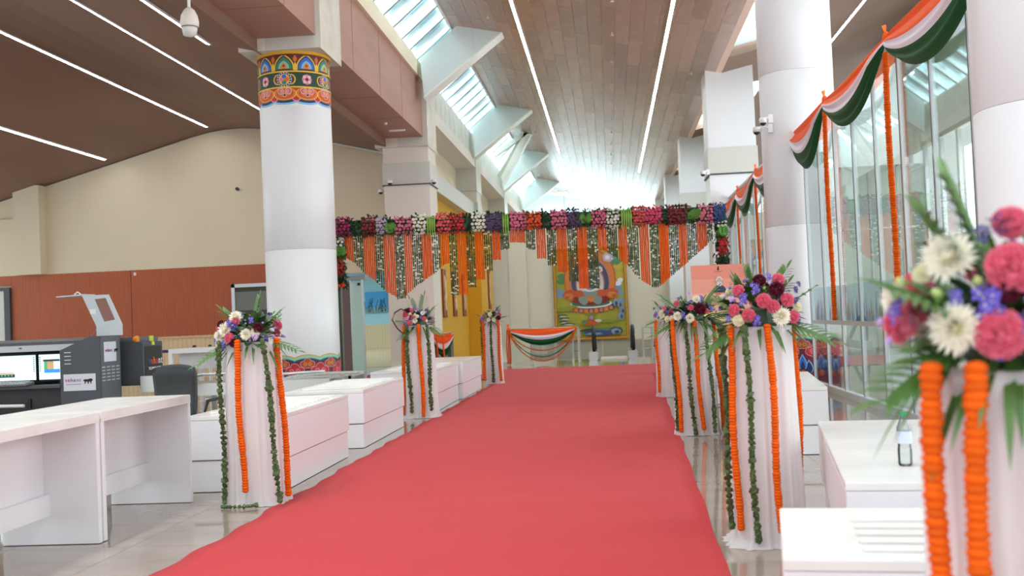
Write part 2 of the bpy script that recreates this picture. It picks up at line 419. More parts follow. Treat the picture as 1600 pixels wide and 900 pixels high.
# yellow niche walls
y = thing('wall_niche', 'yellow painted wall between the square piers', 'wall', kind='structure')
box('yellow_field', YELLOW, -5.75, -5.3, 31.15, 40.85, -3.4, 5.2, y)
box('yellow_pier_face', YELLOW, -6.0, -4.78, 40.6, 42.3, -3.4, 5.2, y)
box('yellow_return', YELLOW, -5.6, -4.95, 42.3, 46.2, -3.4, 5.2, y)
PLQ = mat('maroon_carved_wood', (140, 58, 58), .5)
PLG = mat('carved_gold_relief', (236, 196, 132), .4)
def plaque(x, yy, z0, z1, wd, label):
    t = thing('carved_plaque', label, 'plaque', (x, yy, (z0 + z1) / 2), group='carved maroon plaques on the yellow wall')
    h = (z1 - z0) / 2
    box('board', PLQ, 0, .05, -wd / 2, wd / 2, -h, h, t, bevel=.01)
    mb = MB(); rr = random.Random(int(yy * 10)); a = -h + .3
    while a < h - .25:
        for q in range(3):
            mb.sphere((.052, rr.uniform(-.2, .2) * wd, a + rr.uniform(-.04, .04)), rr.uniform(.04, .085) * min(1.6, wd * 1.5), 6, 4, 0, (.5, 1, 1.2))
        a += .075
    mb.box(.05, .056, -wd * .42, -wd * .38, -h * .94, h * .94).box(.05, .056, wd * .38, wd * .42, -h * .94, h * .94)
    mb.build('gold_relief', PLG, t)
plaque(-5.3, 34.6, 1.45, 3.0, .75, 'tall carved maroon plaque on yellow wall, next to the square pier')
plaque(-5.3, 36.9, 1.48, 3.0, .8, 'carved maroon plaque on yellow wall, middle of three')
plaque(-5.3, 39.3, 1.48, 3.0, .8, 'carved maroon plaque on yellow wall, third from the pier')
plaque(-4.95, 43.2, 1.75, 3.4, .55, 'narrow carved plaque past the yellow pier, nearer of two')
plaque(-4.95, 44.6, 1.75, 3.4, .7, 'narrow carved plaque past the yellow pier, farther of two')

# skylight glazing on the left
sk = thing('window_1', 'long white glazed skylight sloping above the left wall', 'window', kind='structure')
XA, ZA, XB, ZB = -4.98, 8.42, -3.96, 9.27
BARM = mat('skylight_bar_white', (232, 240, 240), .4)
BARD = mat('skylight_gasket_dark', (70, 82, 86), .5)
span = sqrt((XB - XA) ** 2 + (ZB - ZA) ** 2); sa = -atan2(ZB - ZA, XB - XA)
Ms = Matrix.Translation((XA, 0, ZA)) @ Euler((0, sa, 0)).to_matrix().to_4x4()
pane_me = MB().box(.02, span - .02, .05, 1.05, 0, .012).mesh('pane', SKYPANE)
bar_me = MB().box(0, span, -.035, .035, -.05, .06).mesh('glazing_bar', BARM)
gas_me = MB().box(0, span, .035, .075, -.055, .02).mesh('gasket', BARD)
purl = MB()
yy = 9.0
while yy < 68:
    link('pane', pane_me, sk, (XA, yy, ZA), (0, sa, 0)); link('glazing_bar', bar_me, sk, (XA, yy, ZA), (0, sa, 0)); link('gasket', gas_me, sk, (XA, yy, ZA), (0, sa, 0))
    yy += 1.105
# second outer roof layer seen through the glazing: white louvre blades above each pane
lou = MB(); yy = 9.0; rr = random.Random(3)
while yy < 68:
    lou.box(span * .22, span * .96, .22, .50 + .25 * rr.random(), .10, .14, 0, Matrix.Translation((XA, yy, ZA)) @ Euler((0, sa, 0)).to_matrix().to_4x4())
    lou.box(span * .5, span * .99, .70, .96, .14, .18, 0, Matrix.Translation((XA, yy, ZA)) @ Euler((0, sa, 0)).to_matrix().to_4x4())
    yy += 1.105
lou.build('outer_louvre', mat('louvre_grey', (150, 172, 172), .5), sk)
MB().box(XA - .08, XA + .02, -8, 69, ZA - .1, ZA + .06).build('lower_rail', BARM, sk)
MB().box(XB - .02, XB + .03, -8, 69, ZB - .06, ZB + .3).build('upper_rail', BARM, sk)
MB().box(-5.35, XA, -8, 69, 8.36, 8.44).build('sill', STONE, sk)

# right skylight
sk2 = thing('window_2', 'bluish skylight between the right piers above the columns', 'window', kind='structure')
p2 = MB().box(0, 1.6, .03, 1.0, 0, .012).mesh('pane', SKYPANE); b2 = MB().box(0, 1.6, -.03, .03, -.03, .09).mesh('glazing_bar', BARM)
for k in range(-2, 4):
    yy = 32.6 + BAY * (k - 1)
    for i in range(6):
        link('pane', p2, sk2, (3.3, yy + i * 1.075, 7.98), (0, -atan(.22), 0)); link('glazing_bar', b2, sk2, (3.3, yy + i * 1.075, 7.98), (0, -atan(.22), 0))

# fins
FN = ['first', 'second', 'third', 'fourth']
for k in range(4):
    y0 = 28.75 + BAY * k
    pts = [(-4.72, 7.36), (-4.78, 8.42), (-3.42, 9.52), (-2.36, 9.28), (-2.38, 9.12)]
    t = thing('skylight_fin', 'big white angular skylight fin, %s from the camera along the left wall' % FN[k], 'fin', (0, y0, 0), group='white fins under the skylight', kind='structure')
    MB().prism(pts, .012, .62).build('fin_body', FINM, t)
    # three visible facing plates
    def lerp(a, b, q): return (a[0] + (b[0] - a[0]) * q, a[1] + (b[1] - a[1]) * q)
    A0, A1 = lerp(pts[0], pts[4], 0.0), pts[1]
    e = .006
    cuts = [(pts[0], pts[1], lerp(pts[1], pts[2], .18), lerp(pts[0], pts[4], .22)), None, None]
    P1, Q1 = lerp(pts[1], pts[2], .18), lerp(pts[0], pts[4], .22); P2, Q2 = lerp(pts[1], pts[2], .99), lerp(pts[0], pts[4], .62)
    for qd in ([pts[0], pts[1], P1, Q1], [Q1, P1, P2, Q2], [Q2, P2, pts[3], pts[4]]):
        cx = sum(p[0] for p in qd) / 4; cz = sum(p[1] for p in qd) / 4
        MB().prism([(cx + (p[0] - cx) * .992, cz + (p[1] - cz) * .992) for p in qd], 0, .014).build('fin_plate', FINM, t)
    MB().prism([(-4.72, 7.34), (-2.38, 9.10), (-2.33, 9.28), (-2.35, 9.30), (-2.40, 9.13), (-4.74, 7.38)], -.01, .63).build('edge_trim', mat('fin_edge', (236, 236, 228), .4), t)
t = thing('triangular_truss', 'open triangular white frame tilted between second and third skylight fins', 'truss', (0, 45.6, 0), kind='structure')
MB().prism([(-4.7, 8.30), (-2.95, 9.42), (-2.85, 9.25), (-4.55, 8.18)], 0, .35).build('top_rail', mat('fin_edge', (236, 236, 228)), t)
MB().prism([(-2.85, 9.25), (-2.95, 9.42), (-3.3, 9.1), (-4.35, 7.3), (-4.2, 7.0)], 0, .35).build('side_rail', mat('fin_edge', (236, 236, 228)), t)
MB().prism([(-3.05, 9.20), (-3.5, 8.95), (-4.5, 7.4), (-4.2, 7.1)], .1, .25).build('olive_web', mat('olive_web', (178, 182, 160), .5), t)

# ------------------------------------------------------------------ PIERS
def pier(x, y, side, label, k, full=True):
    t = thing('square_pier', label, 'pier', (x, y, 0), group='square piers', kind='structure')
    h = .64
    if side < 0:
        MB().box(-h, h, -h, h, 0, 5.17).box(-h, h, -h, h, 5.79, 6.25).build('shaft', WARMW, t)
        box('grey_band', GREYP, -h - .03, h + .03, -h - .03, h + .03, 5.19, 5.79, t)
        MB().box(-h - .04, h + .04, -h - .04, h + .04, 5.16, 5.19).build('shadow_trim', ALUD, t)
        MB().box(-.83, .65, -.76, .76, 6.22, 8.4).build('capital_block', GREYP, t)
        MB().box(.645, .665, -.765, .765, 6.2, 8.4).build('stone_facing', STONE, t)
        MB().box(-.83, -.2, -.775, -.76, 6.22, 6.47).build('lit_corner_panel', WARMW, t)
    else:
        MB().box(-h, h, -h, h, 0, 5.0).box(-h, h, -h, h, 5.72, 7.98).build('shaft', WHITE, t)
        box('grey_band', GREYP, -h - .03, h + .03, -h - .03, h + .03, 5.02, 5.72, t)
        MB().box(-h - .04, h + .04, -h - .04, h + .04, 4.98, 5.02).build('shadow_trim', ALUD, t)
    return t
for k in range(4):
    w_ = ['nearest', 'second', 'third', 'farthest'][k]
    pier(-5.48, 30.45 + BAY * k, -1, 'cream square pier with grey band on the left side, %s' % w_, k)
    pier(3.49, 30.45 + BAY * k, 1, 'white square pier with grey band on the right side, %s' % w_, k)

# ------------------------------------------------------------------ COLUMNS with painted bands
PAL = {n: mat('paint_' + n, c, .5) for n, c in dict(white=(240, 236, 226), yellow=(240, 196, 60), gold=(214, 150, 40), orange=(222, 110, 44), rust=(176, 66, 34), red=(186, 36, 44), maroon=(104, 20, 42), pink=(232, 130, 150), lpink=(240, 190, 200), navy=(24, 40, 92), blue=(50, 110, 200), sky=(130, 190, 235), teal=(60, 130, 110), mint=(140, 200, 170), dgreen=(22, 62, 44), black=(26, 28, 30), brown=(92, 44, 22), lav=(150, 150, 210)).items()}
PN = list(PAL)
def wrap_shape(mb, r, cu, cv, out, col, lay, rings=4, sx=1):
    """star-shaped outline out=[(du,dv)...] about (cu,cv) wrapped onto a cylinder of radius r; u is arc length"""
    n = len(out); vs = []; fs = []
    R_ = r + .0012 * lay
    def P(u, v): a = u / r - pi / 2; return (R_ * cos(a), R_ * sin(a), v)
    vs.append(P(cu, cv))
    for k in range(1, rings + 1):
        for du, dv in out: vs.append(P(cu + du * sx * k / rings, cv + dv * k / rings))
    for i in range(n): fs.append((0, 1 + i, 1 + (i + 1) % n))
    for k in range(rings - 1):
        for i in range(n):
            a = 1 + k * n + i; b = 1 + k * n + (i + 1) % n; fs.append((a, a + n, b + n, b))
    mb.add(vs, fs, PN.index(col))
def circ(r, n=14, ry=None): return [(r * cos(2 * pi * i / n), (ry or r) * sin(2 * pi * i / n)) for i in range(n)]
def arch_out(w, h, n=12, point=.25):
    o = [(-w, 0)]
    for i in range(n + 1):
        a = pi - pi * i / n
        x = w * cos(a); z = h * (1 - point) * sin(a) ** .7 + h * point * max(0, 1 - abs(x) / w * 1.0) ** 1.2
        o.append((x, z))
    o.append((w, 0))
    return [(a, b - h * .35) for a, b in o]
def petal_out(w, h, n=10):
    o = []
    for i in range(n + 1): t = i / n; o.append((-w * sin(pi * t ** .8) * (1 - .15 * t), h * (t - .5)))
    for i in range(n - 1, 0, -1): t = i / n; o.append((w * sin(pi * t ** .8) * (1 - .15 * t), h * (t - .5)))
    return o
def ringband(mb, r, z0, z1, col, lay, n=72, f0=None, f1=None):
    vs = []; fs = []; R_ = r + .0012 * lay
    for i in range(n + 1):
        a = 2 * pi * i / n; u = (a + pi / 2) * r
        vs.append((R_ * cos(a), R_ * sin(a), z0 + (f0(u) if f0 else 0))); vs.append((R_ * cos(a), R_ * sin(a), z1 + (f1(u) if f1 else 0)))
    for i in range(n): fs.append((2 * i, 2 * i + 2, 2 * i + 3, 2 * i + 1))
    mb.add(vs, fs, PN.index(col))
def painted_capital(r, zt, zb, parent):
    """three tiers: lotus arches, flowers and medallions, scroll clouds; about .94 m tall"""
    mb = MB(); C = 2 * pi * r; n = 10; p = C / n; H = zt - zb
    z1 = zb + H * .36; z2 = zb + H * .66
    ringband(mb, r, zb, zt, 'white', 0)
    ringband(mb, r, z2, zt, 'brown', 1); ringband(mb, r, z1, z2, 'dgreen', 1)
    sc = lambda ph, amp, k: (lambda u: amp * abs(sin(pi * (u / p + ph) * k)) * -1)
    ringband(mb, r, zb + .10, z1, 'navy', 1, 160, f0=lambda u: -.045 * abs(cos(pi * u / p * 1)) ** .7)
    ringband(mb, r, zb + .06, zb + .12, 'sky', .5, 160, f0=lambda u: -.04 * abs(cos(pi * u / p)) ** .7)
    ringband(mb, r, zb + .17, z1, 'rust', 2, 160, f0=lambda u: -.02 * abs(cos(pi * u / p)) ** .7)
    for i in range(n):
        u = i * p
        a = 'blue' if i % 2 else 'teal'; b = 'sky' if i % 2 else 'mint'
        h = zt - z2
        zc_ = z2 + .02 + h * .32
        wrap_shape(mb, r, u, zc_, arch_out(p * .47, h * .92, 12), 'yellow', 3)
        wrap_shape(mb, r, u, zc_, arch_out(p * .40, h * .80, 12), 'dgreen' if i % 2 == 0 else 'navy', 4)
        wrap_shape(mb, r, u, zc_ - .005, arch_out(p * .36, h * .70, 12), a, 5)
        wrap_shape(mb, r, u, zc_ - .02, arch_out(p * .24, h * .46, 10), b, 6)
        wrap_shape(mb, r, u, zc_ - .03, arch_out(p * .15, h * .32, 8), 'gold', 7)
        wrap_shape(mb, r, u, zc_ - .02, circ(.026, 8), 'red', 8)
        wrap_shape(mb, r, u + p / 2, z2 + h * .74, petal_out(.04, h * .42, 6), 'orange', 4)
        wrap_shape(mb, r, u + p / 2, z2 + h * .3, petal_out(.035, h * .5, 6), 'yellow', 4)
        # middle tier
        zm = (z1 + z2) / 2; hm = (z2 - z1)
        if i % 2 == 0:
            for sx in (-1, 1): wrap_shape(mb, r, u + sx * p * .30, zm, circ(hm * .30, 12, hm * .34), 'yellow', 2); wrap_shape(mb, r, u + sx * p * .30, zm, circ(hm * .22, 12, hm * .27), 'brown', 3)
            wrap_shape(mb, r, u, zm, circ(hm * .50, 18), 'lav', 4); wrap_shape(mb, r, u, zm, circ(hm * .46, 18), 'navy', 5)
            for q in range(16):
                a_ = 2 * pi * q / 16; wrap_shape(mb, r, u + hm * .42 * cos(a_), zm + hm * .42 * sin(a_), circ(.011, 5), 'white', 6, 1)
            wrap_shape(mb, r, u, zm, circ(hm * .36, 14), 'yellow', 6)
            for q, cc in enumerate(('blue', 'orange', 'teal', 'pink')):
                a_ = pi / 2 - q * pi / 2; wrap_shape(mb, r, u + hm * .17 * cos(a_), zm + hm * .17 * sin(a_), circ(hm * .16, 10), cc, 7, 2)
            wrap_shape(mb, r, u, zm, circ(hm * .07, 8), 'gold', 8)
        else:
            for q in range(8):
                a_ = 2 * pi * q / 8; wrap_shape(mb, r, u + hm * .22 * cos(a_), zm + hm * .22 * sin(a_), circ(hm * .12, 8), 'lpink' if q % 2 else 'pink', 3 + (q % 2), 2)
            wrap_shape(mb, r, u, zm, circ(hm * .09, 8), 'maroon', 6)
        # scroll clouds
        zs = zb + .235; hs = .135
        out = []
        for q in range(24):
            a_ = 2 * pi * q / 24; rr_ = 1 + .12 * cos(2 * a_) - .1 * sin(a_)
            out.append((p * .46 * rr_ * cos(a_), hs * (rr_ * sin(a_) * (.86 if sin(a_) > 0 else 1.0)) + .0))
        wrap_shape(mb, r, u + p / 2 - p * .5, zs, out, 'yellow', 4)
        wrap_shape(mb, r, u, zs, [(a_ * .93, b_ * .93) for a_, b_ in out], 'orange', 5)
        wrap_shape(mb, r, u, zs, [(a_ * .72, b_ * .72) for a_, b_ in out], 'rust', 6)
        wrap_shape(mb, r, u, zs, [(a_ * .62, b_ * .62) for a_, b_ in out], 'orange', 7)
        for sx in (-1, 1):
            wrap_shape(mb, r, u + sx * p * .17, zs + .03, circ(.058, 12), 'lpink', 8); wrap_shape(mb, r, u + sx * p * .17, zs + .03, circ(.046, 12), 'rust', 9)
            wrap_shape(mb, r, u + sx * p * .155, zs + .028, circ(.030, 10), 'lpink', 10); wrap_shape(mb, r, u + sx * p * .165, zs + .025, circ(.019, 8), 'orange', 11)
        wrap_shape(mb, r, u, zs - .04, petal_out(.036, .07, 5), 'lpink', 10); wrap_shape(mb, r, u, zs - .04, petal_out(.026, .05, 5), 'dgreen', 11)
        wrap_shape(mb, r, u + p / 2, zb + .13, circ(.075, 12, .05), 'pink', 3); wrap_shape(mb, r, u + p / 2, zb + .145, circ(.062, 12, .045), 'red', 3.5)
    ringband(mb, r, z1 - .012, z1 + .012, 'yellow', 12); ringband(mb, r, z2 - .012, z2 + .012, 'yellow', 12)
    ringband(mb, r, zt - .03, zt, 'maroon', 9)
    mb.build('painted_band', [PAL[n_] for n_ in PN], parent)
def painted_base(r, zt, parent):
    mb = MB(); C = 2 * pi * r; n = 9; p = C / n
    wv = lambda u: .05 * abs(sin(pi * u / p)) ** .8
    ringband(mb, r, 0, zt - .05, 'maroon', 0, 160, f1=wv)
    for d, c, l in ((.0, 'gold', 1), (-.018, 'mint', 2), (-.06, 'teal', 3), (-.075, 'navy', 4), (-.095, 'maroon', 5)):
        ringband(mb, r, 0, zt - .05 + d, c, l, 160, f1=wv)
    def cloud(u, z, s, c1, c2, c3, l):
        for (k, c, q) in ((1, c1, 0), (.86, c2, 1)):
            for dx, dz, rr_ in ((0, .045, .07), (-.08, 0, .06), (.08, 0, .06), (-.03, -.01, .07), (.03, -.01, .07)):
                wrap_shape(mb, r, u + dx * s, z + dz * s, circ(rr_ * s - .006 * q, 12), c, l + q * .5, 2)
        for sx in (-1, 1):
            wrap_shape(mb, r, u + sx * .045 * s, z, circ(.036 * s, 10), c3, l + 1, 2); wrap_shape(mb, r, u + sx * .05 * s, z, circ(.024 * s, 8), c2, l + 1.5, 2)
            wrap_shape(mb, r, u + sx * .055 * s, z, circ(.010 * s, 6), c3, l + 2, 1)
    for i in range(n):
        u = i * p
        cloud(u + p / 2, zt - .17, .95, 'lpink', 'rust', 'gold', 6)
        cloud(u, zt - .29, 1.25, 'lpink', 'red', 'pink', 10)
        for dx, dz, hh in ((-.10, 0, .24), (.10, 0, .24), (0, .07, .30)):
            wrap_shape(mb, r, u + p / 2 + dx, zt - .55 + dz, petal_out(.075, hh, 8), 'sky', 14 + dz * 20); wrap_shape(mb, r, u + p / 2 + dx, zt - .56 + dz, petal_out(.060, hh - .03, 8), 'blue' if dz else 'navy', 15 + dz * 20)
            wrap_shape(mb, r, u + p / 2 + dx, zt - .60 + dz, petal_out(.036, hh * .6, 6), 'navy', 15.5 + dz * 20)
        wrap_shape(mb, r, u + p / 2, zt - .66, circ(.085, 14), 'black', 18); wrap_shape(mb, r, u + p / 2, zt - .66, circ(.065, 12), 'rust', 19); wrap_shape(mb, r, u + p / 2, zt - .66, circ(.04, 10), 'orange', 20)
    mb.build('painted_base', [PAL[n_] for n_ in PN], parent)
def column(x, y, r, ztop, seams, label, cap=False, base=False):
    t = thing('round_column', label, 'column', (x, y, 0), group='round columns', kind='structure')
    zs = [0] + seams + [ztop]
    for a, b in zip(zs[:-1], zs[1:]):
        MB().lathe([(r - .006, a), (r, a + .006), (r, b - .006), (r - .006, b)], 96).build('shaft_ring', WHITE, t, smooth=False)
    for o in [c for c in t.children]:
        o.data.polygons.foreach_set('use_smooth', [len(p.vertices) == 4 for p in o.data.polygons])
    for s in seams: MB().lathe([(r - .004, s - .007), (r - .004, s + .007)], 96).build('seam_ring', flat('seam_grey', (150, 152, 158)), t)
    if cap:
        painted_capital(r + .003, 6.2, 5.27, t)
        MB().lathe([(r, 6.19), (r + .03, 6.2), (r + .03, 6.25), (r, 6.25)], 64).build('gold_collar', GOLD, t)
        MB().box(-.77, .70, -.75, .72, 6.25, 8.4).build('capital_block', GREYP, t)
        MB().box(.70, .715, -.755, .725, 6.235, 8.4).build('stone_facing', STONE, t)
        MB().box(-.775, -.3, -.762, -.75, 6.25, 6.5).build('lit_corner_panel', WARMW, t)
    if base: painted_base(r + .003, .86, t)
    return t
column(-5.57, 19.4, .64, 6.25, [2.73, 5.28], 'white round column on the left with painted floral band at its top', True, True)
column(3.42, 19.4, .635, 8.0, [2.73, 5.38], 'white round column standing at the end of the glass screen', False, True)
column(3.42, 8.35, .635, 8.0, [2.73, 5.38], 'white round column at the right edge behind the nearest bouquet', False, True)

# ------------------------------------------------------------------ LEFT HALL WALLS
wb = thing('wall_back', 'cream end wall of the left hall with terracotta and pine panelling', 'wall', (0, 31.1, 0), kind='structure')
def zl(x):
    for (a, za), (b, zb_) in zip(prof[:-1], prof[1:]):
        if a <= x <= b: return za + (zb_ - za) * (x - a) / (b - a)
up = [(-24, 3.24), (-20, zl(-20))] + [(x, z) for x, z in prof[1:-1]] + [(-6.1, 6.26), (-6.1, 2.85), (-8.3, 2.85), (-8.3, 3.24)]
MB().prism([(-20, 4.95), (-20, zl(-20) - .03)] + [(x, z - .03) for x, z in prof[1:-1]] + [(-6.1, 6.23), (-6.1, 4.95)], .06, .3).build('upper_field', CREAM, wb)
MB().prism([(-24, 3.24), (-20, 4.95), (-6.1, 4.95), (-6.1, 2.85), (-8.3, 2.85), (-8.3, 3.24)], 0, .3).build('middle_field', CREAM, wb)
for a, b in ((-20, -19.0), (-17.82, -14.1), (-14.09, -11.0), (-9.6, -8.3)):
    MB().box(a + .006, b - .006, -.02, .02, 1.22, 3.24).build('terracotta_panel', TERRA, wb)
MB().box(-11.0, -9.6, -.02, .02, 2.68, 3.24).build('terracotta_panel', TERRA, wb)
MB().box(-19.0, -17.82, -.02, .02, 2.95, 3.24).build('terracotta_panel', TERRA, wb)
MB().box(-17.82, -11.0, -.02, .02, 0, 1.2).box(-9.6, -8.3, -.02, .02, 0, 1.2).build('pine_wainscot', PINE, wb)
MB().box(-17.82, -11.0, -.05, .02, 1.17, 1.23).box(-9.6, -8.3, -.05, .02, 1.17, 1.23).build('wainscot_rail', WOODL, wb)
MB().box(-24, -8.3, .02, .3, 0, 3.24).build('wall_core', CREAM, wb)
MB().box(-17.5, -16.7, -.35, .06, 3.24, 5.88).build('corner_pilaster', CREAM, wb)
tag(MB().box(-14.0, -13.93, 31.06, 31.08, 3.08, 3.17).build('wall_switch', WHITE), 'tiny white switch plate high on the terracotta panelling', 'switch')
# doors in the end wall
d = thing('door_1', 'door with dark frame at the far left edge', 'door', (-18.43, 31.07, 0), kind='structure')
box('door_leaf', flat('pale_door', (214, 214, 204)), -.5, .42, -.04, 0, 0, 2.8, d)
MB().box(.42, .6, -.08, .02, 0, 2.9).box(-.6, .42, -.08, .02, 2.8, 2.9).build('door_frame', DKGREY, d)
d = thing('door_2', 'grey framed opening behind the left bouquet pillar', 'door', (-10.3, 31.05, 0), kind='structure')
box('dark_opening', flat('dim_opening', (70, 66, 58)), -.68, .68, -.02, 0, 0, 2.6, d)  # dark sheet painted in place of the opening's unlit interior
MB().box(-.72, -.62, -.07, .02, 0, 2.68).box(.62, .72, -.07, .02, 0, 2.68).box(-.72, .72, -.07, .02, 2.58, 2.68).build('door_frame', ALU, d)
box('transom_panel', flat('transom_grey', (120, 124, 118)), -.62, .62, -.04, -.02, 1.9, 2.45, d)

# blue room past the opening
br = thing('wall_far', 'pale blue room walls with pine dado seen through the opening', 'wall', kind='structure')
box('blue_field', BLUEW, -20, -6.2, 60, 60.2, 1.3, 5.2, br)
box('pine_dado', PINE, -20, -6.2, 59.96, 60.2, 0, 1.3, br)
box('side_field', BLUEW, -6.3, -6.12, 31.4, 60, 0, 5.2, br)
box('left_field', BLUEW, -19, -18.8, 31.4, 60, 0, 5.2, br)
MB().box(-20, -6.1, 31.4, 60, 5.2, 5.4).build('ceiling_slab', mat('blue_soffit', (170, 196, 200), .7), br)
for i in range(5): box('ceiling_beam', mat('blue_soffit2', (150, 178, 184), .7), -18.8, -6.3, 35 + i * 5, 35.6 + i * 5, 4.7, 5.2, br)
ar = area_light('room_daylight', (-14, 45, 5.1), (0, 0, 0), 5, 16, 2600, (.86, .96, 1))  # fill lamp added under the soffit to brighten the blue room
pic = thing('seascape_picture', 'blue seascape canvas with reeds hanging on the pale blue wall', 'picture', (-13.0, 59.9, 2.55))
box('canvas', flat('sea_sky', (74, 160, 214)), -.62, .62, -.06, 0, -.58, .58, pic)
box('sea_band', flat('sea_sand', (150, 176, 176)), -.62, .62, -.07, -.06, -.58, -.3, pic)
mb = MB(); rr = random.Random(5)
for i in range(22):
    x = rr.uniform(-.6, .6); h = rr.uniform(.2, .8)
    mb.tube([(x, -.075, -.55), (x + rr.uniform(-.05, .05), -.075, -.55 + h * .5), (x + rr.uniform(-.2, .2), -.075, -.55 + h)], .014, 4)
mb.build('painted_reeds', flat('reed_dark', (50, 74, 60)), pic)

# ------------------------------------------------------------------ FAR END
fw_ = thing('wall_end', 'cream wall at the far end carrying the large painting', 'wall', kind='structure')
CREAM2 = mat('far_wall_paint', (238, 230, 212), .7)
box('wall_field', CREAM2, -6.3, 3.9, 53.6, 53.9, .05, 5.95, fw_)
for i in range(7): box('dado_panel', mat('dado_grey', (176, 170, 156), .5), -6.3 + i * 1.46 + .01, -6.3 + (i + 1) * 1.46 - .01, 53.5, 53.7, -3.4, .05, fw_)
box('left_return', CREAM2, -5.8, -4.0, 52.9, 53.6, -3.4, 5.6, fw_)
wn = thing('window_3', 'bright white gable window at the far end of the roof', 'window', kind='structure')
fr = MB()
for x in (-4.9, -2.6, -.1, 2.4): fr.box(x - .03, x + .03, 69, 69.08, 5.9, zc(x) if x > -3.9 else 9.2)
fr.box(-6, 3.4, 69, 69.08, 7.35, 7.41).box(-6, 3.4, 69, 69.08, 5.85, 5.95)
fr.build('window_frame', mat('pale_frame', (225, 228, 226)), wn)
MB().prism([(-5, 5.95), (3.3, 5.95), (3.3, 7.7), (-4, 9.2), (-5, 8.4)], 69.03, 69.04).build('pane', SKYPANE, wn)
MB().box(-8, 12, 68.9, 69.1, -3.4, 5.85).build('wall_end', CREAM2)['kind'] = 'structure'
for o in COL.objects:
    if o.name.startswith('wall_end') and o.parent is None and 'label' not in o: tag(o, 'plain cream wall below the gable window', 'wall')
wr = thing('wall_right', 'pale wall and daylight windows on the far right beyond the glass', 'wall', kind='structure')
RW = mat('pale_grey_green_wall', (212, 214, 204), .7)
MB().box(8.8, 9.0, 2, 33, 0, .9).box(8.8, 9.0, 2, 33, 5.6, 9.1).build('wall_field', RW, wr)
mb = MB()
for i in range(22): mb.box(8.85, 8.95, 2 + i * 1.45, 2.12 + i * 1.45, .9, 5.6)
mb.box(8.85, 8.95, 2, 33, 2.9, 3.0).build('window_frame', ALU, wr)  # window strip added in this wall to let daylight flood in
RW2 = frosted_mat('opal_glazing', (214, 226, 220), .62)  # opal cross wall added as a bright backdrop behind the glass
for i in range(6): box('opal_pane', RW2, 4.3 + i * .78 + .02, 4.3 + (i + 1) * .78 - .02, 31.45, 31.47, 0, 5.2, wr)
mb = MB()
for i in range(7): mb.box(4.28 + i * .78, 4.32 + i * .78, 31.42, 31.5, 0, 5.2)
for z in (0, 1.7, 3.4, 5.14): mb.box(4.3, 9, 31.42, 31.5, z, z + .06)
mb.build('glazing_frame', ALU, wr)
for k in range(3):
    y0 = 31.2 + BAY * k
    MB().box(4.0, 4.2, y0, y0 + 9.5, -3.4, 2.6).box(4.0, 4.2, y0, y0 + 9.5, 6.3, 8.0).build('spandrel', RW, wr)
    mb = MB()
    for i in range(5): mb.box(4.05, 4.12, y0 + i * 2.3, y0 + i * 2.3 + .07, 2.6, 6.3)
    mb.box(4.05, 4.12, y0, y0 + 9.5, 4.4, 4.47).build('window_mullion', ALU, wr)

